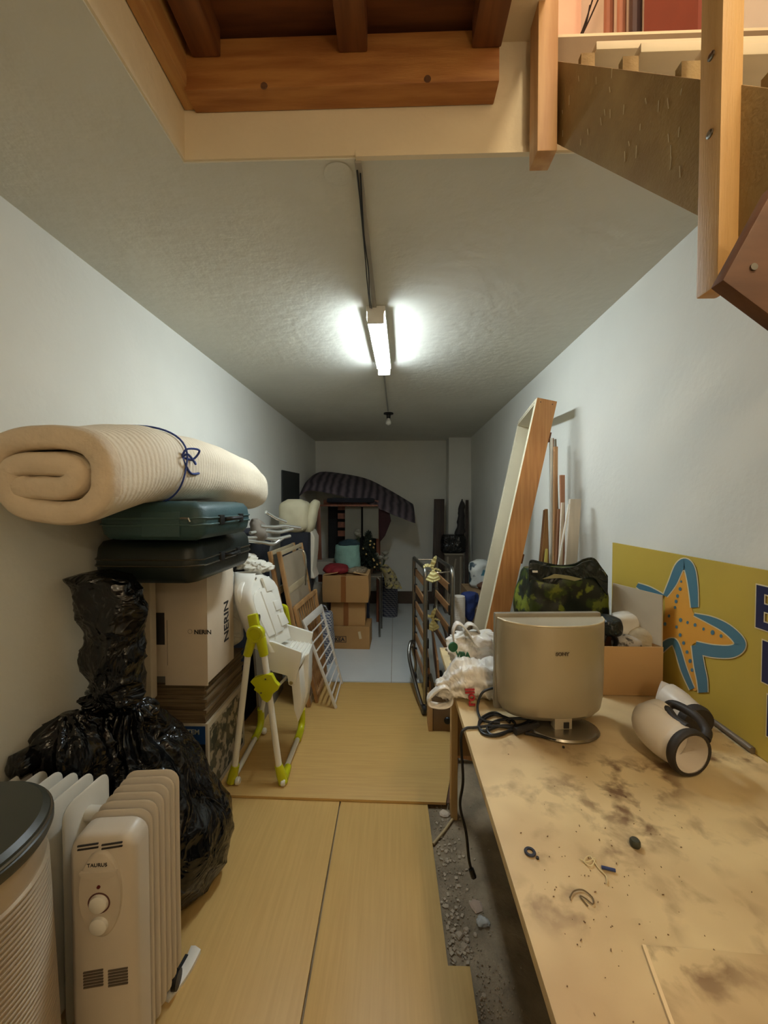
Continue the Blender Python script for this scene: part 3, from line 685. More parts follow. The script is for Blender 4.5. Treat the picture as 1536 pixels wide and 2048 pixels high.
for c in (footz(A(470,1592), .046)+V((.02,-.01,0)), footz(A(568,1600), .046)+V((0,-.012,0)), footz(fl2, .046)+V((.03,-.02,0)), footz(fr2, .046)+V((.0,.03,0))):
    MB().lathe([(0, -.012), (.014, -.012), (.0195, -.006), (.0195, .006), (.014, .012), (0, .012)], c, (1,0,0), 16).build('caster', M_WHITE, hc, smooth=True)
# near hub: plate, round cap, two sockets, upright
hb = A(511,1268,YN_-.02)
hub = MB().lathe([(.046, 0), (.047, .02), (.042, .028), (.032, .03), (.03, .026), (.0, .028)], hb+V((0,.015,0)), (0,-1,0), 32).build('hub', M_LIME, hc, smooth=True, angle=40)
MB().beam(hb+V((0,.01,0)), A(505,1228), .05, .034, (0,1,0)).build('hub_arm', M_LIME, hub, bevel=.008)
MB().tube([hb+V((-.02,.012,-.02)), A(495,1310)], [.026, .022], 14).build('socket', M_LIME, hub, smooth=True)
MB().tube([hb+V((.02,.012,-.02)), A(528,1310)], [.028, .023], 14).build('socket', M_LIME, hub, smooth=True)
MB().lathe([(0, 0), (.02, 0), (.02, .012), (0, .014)], A(514,1236,YN_+.03), (1,0,0), 16).build('hinge_pin', M_STEEL, hub, smooth=True)
hf = A(563,1222,YF_)
hub2 = MB().prism([hf + V((.04*math.cos(a), 0, .04*math.sin(a))) for a in [PI*k/12 for k in range(13)]] + [hf+V((-.018,0,-.10)), hf+V((.06,0,-.12))], (0, .03, 0)).build('hub', M_LIME, hc, bevel=.006)
MB().lathe([(.028, 0), (.03, 0), (.03, .003), (.028, .003)], hf+V((0,-.001,0)), (0,-1,0), 24, cap=False).build('hub_ring', mat('lime_shadow_ring', (150,150,20), .4), hub2)
# star shaped bracket
br = [(500,1364),(508,1356),(523,1352),(531,1348),(543,1350),(550,1364),(558,1372),(556,1380),(545,1388),(541,1400),(534,1406),(524,1400),(518,1388),(507,1380),(510,1375)]
bk = MB().prism([A(x, y_, YN_-.022) for x, y_ in br], (0, .028, 0)).build('bracket', M_LIME, hc, bevel=.004)
for px, py in ((531,1358), (522,1386)): MB().lathe([(0, 0), (.005, 0), (.004, .003), (0, .003)], A(px, py, YN_-.022), (0,-1,0), 12).build('screw', M_STEEL, bk)
tb('stay', [A(549,1380,YN_+.02), A(575,1352,YN_+.18)], .008, M_HC)
# seat shell: deep back shell open towards +x, raised moulded back, side cheeks, seat pan, footrest
U = lambda c0, c1, k: c0.lerp(c1, k)
rings_o, rings_i = [], []
for i in range(15):
    k = i/14; z = .70 + .40*k; w = .165*(1 - .78*max(0, (k-.62)/.38)**2.2); bx = -.80 - .10*k - .025*math.sin(k*PI)
    ring = []
    for j in range(21):
        a = PI/2 + PI*j/20; ring.append(V((bx + .15*(1-.35*k) + .16*(1-.25*k)*math.cos(a)*1.05, 2.19 + w*math.sin(a), z)))
    inner = [V((p.x+.012, 2.19+(p.y-2.19)*.93, p.z)) for p in ring[::-1]]
    rings_o.append(ring + inner)
MB().loft(rings_o).build('back_shell', M_HC, hc, smooth=True, angle=60)
def bk_pt(k, w, off=0.):
    """Point on the reclined back board: k up, w across, off towards +x."""
    return V((-.68 - .135*k + off + w*.36, 2.18 + w - off*.3, .70 + .385*k + off*.3))
def back_poly(scale, k0, k1, off):
    pts = []
    for k in range(9): a = PI*k/8; pts.append(bk_pt(k1-.26+.26*math.sin(a), .145*scale*math.cos(a), off))
    pts += [bk_pt(k0, -.105*scale, off), bk_pt(k0, .105*scale, off)]
    return pts
bd = MB().prism(back_poly(1, -.05, 1.0, -.02), (.03, 0, .008)).build('back_board', M_HC, hc, bevel=.008, bseg=3)
MB().prism(back_poly(.62, .12, .80, .008), (.012, 0, .003)).build('moulded_panel', M_HC, bd, bevel=.004)
for w0, w1, k0, k1 in ((.03, .095, .72, .93), (.05, .11, .42, .56), (-.015, -.005, .1, .75), (.05, .115, .18, .36)):
    MB().prism([bk_pt(k0, w0, .012), bk_pt(k0, w1, .012), bk_pt(k1, w1*.9, .012), bk_pt(k1, w0, .012)], (.014, 0, .004)).build('moulded_rib', M_HC, bd, bevel=.003)
hl = MB()
for w, k in ((.0,.95), (.05,.9), (-.06,.9), (.08,.78), (-.085,.82), (.03,.66)): hl.lathe([(0, 0), (.006, 0), (.006, .002), (0, .002)], bk_pt(k, w, .0115), (1,0,.3), 10)
hl.build('bolt_hole', mat('hole_grey', (120,112,100), .8), bd)
# cheeks
near = [(528,1282),(545,1284),(603,1305),(602,1318),(590,1368),(584,1373),(577,1370),(574,1352),(545,1344),(529,1330)]
MB().prism([A(x, y_, 2.03) for x, y_ in near], (0, .02, 0)).build('side_cheek', M_HC, hc, bevel=.005)
far = [(553,1245),(562,1246),(626,1266),(617,1308),(603,1335),(572,1325),(556,1290)]
MB().prism([A(x, y_, 2.33) for x, y_ in far], (0, .02, 0)).build('side_cheek', M_HC, hc, bevel=.005)
MB().lathe([(0, 0), (.011, 0), (.009, .003), (0, .003)], A(582,1366,2.03), (0,-1,0), 14).build('rivet', mat('brass_rivet', (170,150,100), .4, metal=.6), hc)
sx0, sx1 = A(535,1290,2.03).x, A(598,1310,2.03).x
MB().prism([(sx0, 2.05, .63), (sx0, 2.05, .66), (sx1, 2.05, .64), (sx1, 2.05, .61)], (0, .28, 0)).build('seat', M_HC, hc, bevel=.006)
for k in range(5): MB().beam((sx0+.06+.024*k, 2.06, .656-.003*k), (sx0+.06+.024*k, 2.32, .656-.003*k), .006, .008).build('seat_rib', M_HC, hc)
fr = [(606,1312),(618,1306),(616,1385),(602,1428),(594,1398),(598,1350)]
MB().prism([A(x, y_, 2.16) for x, y_ in fr], (-.012, .16, 0)).build('footrest', M_HC, hc, bevel=.008, bseg=3)
MB().prism([A(x, y_, 2.06) for x, y_ in ((582,1362),(598,1340),(603,1400),(596,1446),(588,1420))], (0, .26, 0)).build('calf_rest', M_HC, hc, bevel=.006)

# ================================================================== leaning panels
M_COT = mat('cot_wood', (184,142,92), .55, col2=(160,116,70), vscale=4, stretch=(6,6,2))
def lean(name, label, cat, nb, nt, fb, ft, group=None):
    """Frame helper: near-bottom, near-top, far-bottom, far-top corners."""
    t = thing(name, label, cat, tuple((nb+fb)/2), group=group)
    P = lambda u, v: nb.lerp(nt, v).lerp(fb.lerp(ft, v), u)
    return t, P
nrm_ = lambda P: (P(1,0)-P(0,0)).cross(P(0,1)-P(0,0)).normalized()
# white wire guard
nb, nt = at(672,1416, z=.028), at(606,1240, y=at(672,1416, z=.028).y); fb, ft = at(684,1367, z=.028), at(642,1209, y=at(684,1367, z=.028).y)
t, P = lean('white_rack', 'white painted rack with thin bars leaning in front of the slatted panels', 'rack', nb, nt, fb, ft); n_ = nrm_(P)
M_WP = mat('white_paint', (222,216,206), .45, var=.06)
for u in (0, 1): MB().beam(P(u, .0), P(u, .93), .022, .018, n_).build('rail', M_WP, t, bevel=.003)
for i in range(9): MB().tube([P(0, .04+.098*i), P(1, .04+.098*i)], .006, 8).build('bar', M_WP, t, smooth=True)
MB().beam(P(-.03, .96), P(1.03, .96), .055, .014, n_).build('top_slat', M_WP, t, bevel=.003)
# slatted wooden panel
yn = 2.86; nb, nt = at(640,1422, z=.028), at(589,1214, y=2.78); nb.y = 2.80
fb, ft = V((nb.x-.02, 3.28, .028)), at(631,1179, y=3.26)
t, P = lean('slatted_panel', 'low wooden slatted cot panel behind the white rack', 'panel', nb+V((-.045,0,0)), nt, fb+V((-.045,0,0)), ft, 'wooden cot panels'); n_ = nrm_(P)
for u in (0, 1): MB().beam(P(u, 0), P(u, 1), .03, .022, n_).build('rail', M_COT, t, bevel=.003)
for v in (.04, .985): MB().beam(P(0, v), P(1, v), .034, .022, n_).build('rail', M_COT, t, bevel=.003)
for i in range(9): u = .09+.82*i/8; MB().beam(P(u, .05), P(u, .98), .012, .01, n_).build('slat', M_COT, t)
# tall panels with grey cloth cells
def cloth_panel(label, nbx, ntx, dy, cells):
    nb, nt = V((nbx, 2.74+dy, .028)), V((ntx, 2.74+dy, 1.15)); fb, ft = V((nbx, 3.30+dy, .028)), V((ntx+.02, 3.30+dy, 1.155))
    t, P = lean('cot_panel', label, 'panel', nb, nt, fb, ft, 'wooden cot panels'); n_ = nrm_(P)
    for u in (0, 1): MB().beam(P(u, 0), P(u, 1), .034, .028, n_).build('rail', M_COT, t, bevel=.004)
    for v in (.02, .26, .5, .74, .985): MB().beam(P(0, v), P(1, v), .05 if v < .98 else .03, .02, n_).build('crossbar', mat('cot_pale', (176,158,126), .6, var=.08), t, bevel=.003)
    for i in range(4):
        if cells: v0, v1 = .04+.24*i, .24+.24*i; MB().prism([P(.04, v0), P(.96, v0), P(.96, v1), P(.04, v1)], n_*.006).build('cloth_cell', mat('grey_mesh', (156,140,116), .9, var=.10), t)
    MB().lathe([(0, 0), (.008, 0), (.008, .006), (0, .006)], P(0, .42)+V((0,-.015,0)), (0,-1,0), 12).build('bolt', M_STEEL, t)
    return t
cloth_panel('tall wooden cot panel with grey cloth cells, leaning behind the high chair', -.62, -.835, 0, True)
cloth_panel('tall wooden cot panel behind its twin, nearer the left wall', -.69, -.905, .01, False)

# ================================================================== pushchair bundle behind the suitcases
M_NAVY = mat('navy_cloth', (22,24,36), .85, var=.35, vscale=9, bump=.25, bscale=40)
pc = thing('folded_pushchair', 'folded pushchair with chrome tubes and navy cloth behind the suitcases', 'pushchair', (-.93, 2.75, .02))
lump([(.032, -1.07, 2.72, .07, .3), (.3, -1.075, 2.72, .085, .33), (.8, -1.07, 2.70, .09, .36), (1.1, -1.06, 2.68, .10, .38), (1.22, -1.05, 2.66, .11, .36), (1.32, -1.03, 2.68, .05, .12)], 48, 40, .02, 6, None, 21, 2.4).build('cloth', M_NAVY, pc, smooth=True, angle=180)
for pts in ([(500,1066),(530,1062),(558,1064),(585,1058)], [(492,1076),(520,1075),(550,1078),(580,1072)], [(478,1080),(520,1084),(545,1088),(557,1082),(566,1076)], [(520,1052),(548,1054),(570,1052),(600,1056)], [(532,1024),(552,1036),(572,1044)]):
    MB().tube(crv([at(x, y_, y=2.25+.0035*(x-480)) for x, y_ in pts], 6), .0115, 12).build('tube', mat('bright_chrome', (228,228,222), .22, metal=.85), pc, smooth=True)
MB().tube(crv([at(x, y_, y=2.95) for x, y_ in ((597,1098),(608,1104),(612,1130),(610,1170))], 6), .008, 8).build('tube', M_CHROME, pc, smooth=True)
lump([(1.24, -.86, 2.42, .03, .03), (1.29, -.86, 2.42, .05, .06), (1.36, -.88, 2.44, .05, .07), (1.40, -.9, 2.45, .015, .03)], 36, 20, .02, 14, None, 3).build('grey_pouch', mat('grey_cloth', (122,112,100), .9, var=.2), pc, smooth=True, angle=180)
# white padded inserts with dark trim
M_PAD = mat('white_padding', (226,220,204), .8, var=.08, bump=.2)
pd = thing('padded_seat_liner', 'white padded liner with dark trim between the suitcase and high chair', 'seat liner', (-.86, 2.33, 1.0))
for (px, py, w, h) in ((492,1122,.05,.10), (508,1132,.055,.075), (524,1135,.05,.06)):
    c = at(px, py, y=2.36); lump([(c.z-h*.5, c.x, c.y, .01, .02), (c.z-h*.35, c.x, c.y, w*.8, .07), (c.z, c.x+.006, c.y, w, .08), (c.z+h*.35, c.x, c.y, w*.8, .06), (c.z+h*.5, c.x, c.y, .01, .02)], 40, 30, .022, 22, None, int(px), 2, .012).build('pad', M_PAD, pd, smooth=True, angle=180)
MB().tube(crv([at(x, y_, y=2.3) for x, y_ in ((470,1118),(474,1150),(492,1152),(515,1148),(532,1156))], 6), .013, 10).build('trim_tube', M_BLACK, pd, smooth=True)
lump([(.62, -1.02, 2.27, .02, .02), (.68, -1.01, 2.27, .08, .05), (.85, -1.0, 2.27, .09, .055), (1.02, -1.01, 2.27, .085, .05), (1.1, -1.01, 2.27, .03, .02)], 40, 30, .02, 8, None, 33).build('crumpled_film', crinkle('white_film', (214,208,194), .4, 16, .5), pd, smooth=True, angle=180)
# pale moulded baby seat shell with black clips
bs = thing('baby_seat', 'cream baby seat with rounded headrest and black clips beyond the pushchair', 'baby seat', (-.8, 3.6, .03))
c0 = at(590, 1030, y=3.52); c1 = at(626, 1026, y=3.56)
M_CRM = mat('cream_cover', (206,198,166), .75, var=.06)
lump([(c0.z-.17, c0.x, c0.y, .03, .04), (c0.z-.12, c0.x, c0.y, .12, .10), (c0.z, c0.x, c0.y, .135, .12), (c0.z+.10, c0.x, c0.y, .13, .11), (c0.z+.145, c0.x, c0.y, .06, .06)], 48, 30, .012, 8, None, 41, 3.2).build('headrest', M_CRM, bs, smooth=True, angle=180)
lump([(c1.z-.20, c1.x-.05, c1.y, .02, .03), (c1.z-.12, c1.x-.035, c1.y, .05, .08), (c1.z+.02, c1.x, c1.y, .048, .08), (c1.z+.10, c1.x+.02, c1.y, .04, .07), (c1.z+.125, c1.x+.02, c1.y, .01, .03)], 36, 26, .01, 8, None, 42, 2.6).build('side_wing', M_CRM, bs, smooth=True, angle=180)
sh = [(606,1062),(622,1060),(629,1075),(628,1105),(624,1140),(630,1158),(618,1158),(612,1130),(608,1100)]
MB().prism([at(x, y_, y=3.54) for x, y_ in sh], (0, .22, 0)).build('shell', mat('pale_shell', (216,208,190), .4, var=.04), bs, bevel=.02, bseg=3)
for px, py in ((604,1076), (612,1122)): MB().obox(at(px, py, y=3.52), (.055, .05, .04)).build('clip', M_BLACK, bs, bevel=.012)
MB().prism([at(x, y_, y=3.58) for x, y_ in ((596,1120),(606,1128),(618,1160),(626,1162),(620,1190),(600,1195))], (0, .1, 0)).build('harness', M_NAVY, bs, bevel=.012)
MB().box(c0.x-.12, c0.x+.14, c0.y-.08, c0.y+.12, .025, c0.z-.155).build('base_column', M_NAVY, bs, bevel=.02)
# ================================================================== far end, left
o = MB().prism([at(563,940, x=X_L+.004), at(597,947, x=X_L+.004), at(597,1060, x=X_L+.004), at(563,1080, x=X_L+.004)], (.012, 0, 0)).build('dark_poster_panel', mat('dark_panel', (44,48,46), .6, var=.25)); tag(o, 'dark square panel against the far left wall', 'panel')
# wooden shelving stand with dark back
M_MAHO = mat('red_brown_wood', (132,74,46), .5, col2=(104,56,34), vscale=4, stretch=(8,8,1.5))
sh = thing('wooden_stand', 'red brown wooden stand with dark contents under the draped rug', 'shelf', (-.75, 4.9, 0))
p = at(634, 1010, y=4.55); q = at(757, 1010, y=4.75)
xa, xb = p.x, q.x
MB().hexa([at(637,1185,y=4.5), at(646,1185,y=4.5), at(646,1185,y=4.54), at(637,1185,y=4.54), at(633,1000,y=4.5), at(640,1000,y=4.5), at(640,1000,y=4.54), at(633,1000,y=4.54)]).build('post', M_MAHO, sh, bevel=.004)
MB().box(xb-.03, xb, 4.8, 4.84, 0.004, 1.5).build('post', M_MAHO, sh, bevel=.004)
MB().box(xa+.03, xb, 4.80, 4.83, 1.475, 1.535).build('top_rail', M_MAHO, sh, bevel=.004)
MB().box(xa, xa+.03, 5.3, 5.34, 0.004, 1.5).build('post', M_MAHO, sh)
MB().box(xb-.03, xb, 5.3, 5.34, 0.004, 1.5).build('post', M_MAHO, sh)
for i in range(4): MB().box(at(676,1000,y=4.86).x, at(692,1000,y=4.86).x, 4.84, 4.86, 1.08+.11*i, 1.15+.11*i).build('slat', M_MAHO, sh)
MB().box(xa+.04, xb-.03, 5.1, 5.3, .7, 1.45).build('dark_back', mat('near_black', (20,20,18), .8, var=.4, vscale=10), sh)
for zz in (.66, 1.46): MB().box(xa, xb, 4.62, 5.34, zz, zz+.02).build('shelf_board', M_MAHO, sh)
o = MB().prism([at(x, y_, y=4.72) for x, y_ in ((690,1010),(722,1010),(722,1075),(690,1085))], (0,.02,0)).build('pale_shutter', mat('pale_shutter', (122,118,104), .7, var=.1)); tag(o, 'pale shutter leaf on the wooden stand, left one', 'shutter', 'shutter leaves')
o = MB().prism([at(x, y_, y=4.70) for x, y_ in ((726,1010),(757,1014),(757,1078),(726,1072))], (0,.02,0)).build('pale_shutter', mat('pale_shutter', (122,118,104), .7, var=.1)); tag(o, 'pale shutter leaf on the wooden stand, right one above the tree', 'shutter', 'shutter leaves')
o = MB().box(xa+.1, xb-.05, 4.62, 4.95, 1.505, 1.56).build('navy_folded_cloth', M_NAVY, bevel=.02); tag(o, 'folded navy cloth on the wooden stand under the rug', 'cloth')
# draped patterned rug: a thick bent sheet
M_RUG = stripes('woven_rug', (104,92,98), (48,42,50), 'X', 3.4, 3.5)
rg = [(618,962),(640,944),(690,948),(735,958),(770,975),(800,992),(826,1008)]
mb = MB(); rings = []
for i, pnt in enumerate(crv([V((x, y_, 0)) for x, y_ in rg], 8)):
    a = at(pnt.x, pnt.y, y=5.35); k = i/48; wd = .62; dr = .24+.10*math.sin(k*PI)
    f_ = a + V((0, -wd, -dr*.9)); m_ = a + V((0, -wd*.5, -dr*.25))
    top_ = [a.lerp(m_, .0), a.lerp(m_, .5)+V((0,0,.01)), m_, m_.lerp(f_, .5)+V((0,-.01,.0)), f_]
    rings.append(top_ + [q_+V((0,0,-.018)) for q_ in top_[::-1]])
mb.loft(rings); o = mb.build('draped_rug', M_RUG, smooth=True, angle=60)
tag(o, 'dark purple grey woven rug arched over the wooden stand', 'rug')
fl_ = MB().prism([at(x, y_, y=4.78) for x, y_ in ((757,1020),(778,1018),(782,1042),(770,1072),(760,1084))], (0,.03,0)).build('hanging_cloth', mat('dark_red_cloth', (58,28,32), .9, var=.3, vscale=12)); tag(fl_, 'dark red cloth hanging at the stand beside the end wall', 'cloth')
# white boxes left of the red cloth
a, b = at(622,1125, y=4.42), at(690,1120, y=4.42)
o = MB().box(a.x, b.x, 4.35, 4.62, .665+.02, at(640,1122,y=4.4).z).build('white_box', mat('dull_white_box', (160,152,138), .7)); tag(o, 'white box lying beside the turquoise basket', 'box')
o = MB().box(a.x+.02, a.x+.22, 4.2, 4.33, .004, at(630,1165,y=4.3).z).build('white_box', mat('dull_white_box', (160,152,138), .7)); tag(o, 'tall white box behind the brown cartons', 'box')
# turquoise basket
c = at(697,1140, y=4.2)
bk = thing('turquoise_basket', 'turquoise fabric basket standing beside the small christmas tree', 'basket', (c.x, c.y, c.z))
z0 = c.z+.0; z1 = at(697,1090,y=4.2).z
lump([(z0, c.x, c.y, .09, .09), (z0+.02, c.x, c.y, .135, .12), ((z0+z1)/2, c.x-.01, c.y, .14, .125), (z1-.01, c.x-.008, c.y, .135, .12), (z1, c.x-.008, c.y, .125, .11)], 44, 24, .012, 12, None, 51).build('basket_body', mat('turquoise_felt', (128,166,154), .9, var=.15, vscale=12, bump=.4, bscale=50), bk, smooth=True, angle=180)
lump([(z1-.02, c.x, c.y, .1, .1), (z1+.03, c.x+.01, c.y, .11, .09), (z1+.06, c.x+.03, c.y, .05, .05), (z1+.065, c.x, c.y, .02, .02)], 30, 14, .02, 14, None, 52).build('contents', mat('teal_cloth', (30,52,60), .9, var=.3), bk, smooth=True, angle=180)
# small table
tt = thing('metal_table', 'small table with thin metal legs under the christmas tree', 'table', (-.36, 4.5, 0))
ta = at(705,1137, y=4.35); tb_ = at(760,1137, y=4.35); zt = .69
MB().box(-.62, tb_.x+.02, 4.25, 4.58, zt-.018, zt).build('tabletop', mat('grey_tabletop', (98,90,76), .5, var=.15), tt, bevel=.004)
for x_, y_ in ((-.6,4.27), (tb_.x, 4.27), (-.6,4.56), (tb_.x+.01,4.56)):
    MB().tube(crv([(x_-.03, y_, zt-.02), (x_-.006, y_, zt-.04), (x_, y_, zt-.09), (x_, y_, .35), (x_, y_, .004)], 5), .012, 8).build('leg', M_STEEL, tt, smooth=True)
# christmas tree
c = at(737,1138, y=4.42); tr = thing('christmas_tree', 'small dark green christmas tree with golden baubles on the metal table', 'christmas tree', (c.x, 4.42, zt))
mb = MB(); random.seed(3)
for i in range(420):
    k = random.random()**.8; z_ = zt+.06+.42*k; r_ = .15*(1-k)+.015; a = random.random()*2*PI
    p0_ = V((c.x, 4.42, z_+.02)); p1_ = V((c.x+r_*math.cos(a), 4.42+r_*math.sin(a), z_-.03+random.uniform(-.02,.02)))
    mb.beam(p0_, p1_, .012, .004)
    for s_ in (.5, .7, .9):
        m_ = p0_.lerp(p1_, s_); mb.beam(m_, m_+V((random.uniform(-.03,.03), random.uniform(-.03,.03), random.uniform(-.01,.02))), .006, .003)
mb.build('branches', mat('fir_green', (30,40,26), .8, var=.4), tr)
MB().lathe([(.05, 0), (.06, .06), (.055, .065), (0, .065)], (c.x, 4.42, zt), (0,0,1), 18).build('pot', M_BROWN, tr, smooth=True)
MB().tube([(c.x, 4.42, zt+.05), (c.x, 4.42, zt+.46)], .008, 6).build('stem', M_BROWN, tr)
M_GOLD = mat('gold_bauble', (206,178,120), .25, metal=.8); bb_ = None
for i in range(14):
    k = random.random()*.8; a = -PI*random.random(); r_ = .14*(1-k)+.02
    pp = V((c.x+r_*math.cos(a), 4.42+r_*math.sin(a), zt+.08+.38*k))
    if bb_ is None: bb_ = MB().lathe([(0,-.015),(.009,-.012),(.015,0),(.009,.012),(0,.015)], (c.x, 4.42, zt), (0,0,1), 12).build('bauble', M_GOLD, tr, smooth=True, angle=180); bb_.location = pp-V((c.x,4.42,zt))
    else: share(bb_, 'bauble', tr, pp-V((c.x,4.42,zt)))
# white flowers
for (px, py, lb) in ((722,1068,'bunch of dried white flowers behind the turquoise basket'), (763,1112,'pale flower bunch at the right of the christmas tree')):
    c = at(px, py, y=4.54); ft_ = thing('flower_bunch', lb, 'flowers', (c.x, 4.54, zt), group='dried flowers')
    for i in range(7):
        q_ = c+V((random.uniform(-.07,.07), random.uniform(-.04,.04), random.uniform(-.05,.05)))
        lump([(q_.z-.025, q_.x, q_.y, .008, .008), (q_.z-.01, q_.x, q_.y, .026, .026), (q_.z+.012, q_.x, q_.y, .03, .03), (q_.z+.025, q_.x, q_.y, .01, .01)], 14, 8, .012, 30, None, i).build('bloom', mat('dried_white', (150,146,130), .9, var=.2, vscale=30), ft_, smooth=True, angle=180)
        MB().tube([q_, V((c.x, 4.54, zt+.002))], .004, 5).build('stalk', mat('stalk_green', (60,70,44), .8), ft_)
# patterned cloth hanging from the table end and blue check bag
c = at(776,1150, y=4.58)
o = lump([(zt-.21, c.x+.07, 4.58, .10, .03), (zt-.1, c.x+.03, 4.58, .08, .04), (zt+.02, c.x-.02, 4.56, .07, .06), (zt+.06, c.x-.03, 4.55, .05, .05), (zt+.08, c.x-.03, 4.55, .015, .02)], 36, 24, .02, 12, None, 61).build('patterned_cloth', patches('floral_cloth', (150,140,112), [(60,54,40), (176,160,96)], 22, .8, .52), smooth=True, angle=180); tag(o, 'patterned cream cloth hanging beside the christmas tree table', 'cloth')
M_CHK = plaid('blue_white_check', (64,72,104), (188,186,182), 14)
M_CHK2 = plaid('navy_white_check', (34,40,64), (110,110,116), 12)
a, b = at(768,1235, z=.004), at(788,1225, z=.004)
def sack(name, lab, x0, x1, y0, y1, z0, z1, m, seed):
    cx_, cy_, rx, ry = (x0+x1)/2, (y0+y1)/2, (x1-x0)/2, (y1-y0)/2
    t_ = thing(name, lab, 'bag', (cx_, cy_, z0))
    lump([(z0, cx_, cy_, rx*.9, ry*.9), (z0+.02, cx_, cy_, rx, ry), ((z0+z1)/2, cx_, cy_, rx*1.04, ry*1.04), (z1-.04, cx_, cy_, rx*.9, ry*.8), (z1, cx_, cy_, rx*.75, ry*.25)], 44, 30, .012, 9, None, seed, 4).build('sack', m, t_, smooth=True, angle=180)
    MB().tube(crv([(cx_-rx*.5, cy_, z1-.02), (cx_-rx*.4, cy_-.02, z1+.05), (cx_+rx*.2, cy_-.03, z1+.06), (cx_+rx*.5, cy_, z1-.02)], 6), .008, 8).build('handle', m, t_, smooth=True)
    return t_
sack('check_bag', 'navy and white checked bag on the floor under the table end', -.17, .03, 5.0, 5.25, .004, .52, M_CHK2, 71)
sack('blue_bag', 'dark blue shopping bag between the table legs', -.52, -.30, 4.32, 4.5, .004, .58, mat('dark_blue_bag', (26,32,58), .6, var=.3, bump=.2), 72)
p = at(655,1300, z=.004)
sack('check_bag', 'blue and white checked bag behind the white rack', p.x-.08, p.x+.10, 3.5, 3.72, .004, .47, M_CHK, 73)
# brown cartons
def carton(lab, x0, x1, y0, y1, z0, z1, rz=0, tape=True, bulge=0., extra=None):
    t_ = thing('cardboard_box', lab, 'box', ((x0+x1)/2, (y0+y1)/2, z0), rz, 'brown cartons stacked at the far end')
    M4 = MW[t_.name]; w, d_, h = (x1-x0)/2, (y1-y0)/2, z1-z0
    R = lambda x, y_, z_: M4 @ V((x, y_, z_))
    rings = []
    for k in range(7):
        u = k/6; s_ = 1 + bulge*math.sin(u*PI)
        rings.append([R(-w*s_, -d_*s_, h*u), R(w*s_, -d_*s_, h*u), R(w*s_, d_*s_, h*u), R(-w*s_, d_*s_, h*u)])
    MB().loft(rings).build('body', M_CARD, t_, bevel=.003)
    if tape:
        MB().obox(R(-.02, -d_*(1+bulge)-.001, h*.5), (.05, .004, h*.96), M4.to_3x3()).build('tape', mat('brown_tape', (136,84,40), .35), t_)
        MB().obox(R(-.02, 0, h+.001), (.05, d_*1.96, .003), M4.to_3x3()).build('tape', mat('brown_tape', (136,84,40), .35), t_)
    return t_, R, w, d_, h
t1, R1, w1, d1, h1 = carton('flat wide brown carton at the bottom of the stack, marked with an oval', -.70, -.255, 3.90, 4.2, .004, .235, -.02, False, .0)
MB().obox(R1(w1-.10, -d1-.002, .145), (.026, .003, .075), Matrix.Rotation(-.2, 3, 'Y')).build('sticker', mat('pale_sticker', (196,180,146), .7), t1)
fr = MB(); ox = -w1+.135
for (x0, x1, z0, z1) in ((-.07,.07,.068,.074),(-.07,.07,.126,.132),(-.07,-.064,.068,.132),(.064,.07,.068,.132)): fr.add([R1(ox+x0,-d1-.002,z0), R1(ox+x1,-d1-.002,z0), R1(ox+x1,-d1-.002,z1), R1(ox+x0,-d1-.002,z1)], [(0,1,2,3)])
fr.build('logo_frame', M_PRINT, t1)
text('lettering', 'IKEA', .055, R1(ox-.062, -d1-.002, .08), (1,0,0), (0,0,1), M_PRINT, t1, bold=.002)
t2, R2, w2, d2, h2 = carton('narrow brown carton in the middle of the stack', -.66, -.31, 3.92, 4.18, .237, .49, .02, True, .02)
t3, R3, w3, d3, h3 = carton('bulging brown carton on top of the stack under the red cloth', -.73, -.27, 3.86, 4.22, .493, .765, .0, True, .025)
for sx_ in (-1, 1): MB().hexa([R3(sx_*w3, -d3, h3), R3(sx_*w3, d3, h3), R3(sx_*(w3-.15), d3, h3+.03), R3(sx_*(w3-.15), -d3, h3+.03), R3(sx_*w3, -d3, h3+.004), R3(sx_*w3, d3, h3+.004), R3(sx_*(w3-.15), d3, h3+.034), R3(sx_*(w3-.15), -d3, h3+.034)]).build('flap', M_CARDL, t3)
o = lump([(.766, -.62, 4.0, .05, .06), (.78, -.61, 4.0, .125, .1), (.815, -.61, 4.0, .13, .11), (.85, -.62, 4.02, .09, .08), (.865, -.62, 4.02, .02, .02)], 44, 20, .022, 14, None, 81).build('red_cloth', mat('red_cloth', (134,24,32), .8, var=.3, vscale=16, bump=.3), smooth=True, angle=180); tag(o, 'crumpled red cloth on top of the carton stack', 'cloth')
o = lump([(.768, -.40, 4.0, .05, .06), (.785, -.39, 4.0, .10, .1), (.82, -.38, 4.0, .09, .09), (.835, -.38, 4.0, .02, .02)], 40, 16, .02, 14, None, 82).build('clear_film', crinkle('greyish_film', (148,132,108), .25, 22, .7), smooth=True, angle=180); tag(o, 'crumpled clear film on the carton beside the red cloth', 'film')

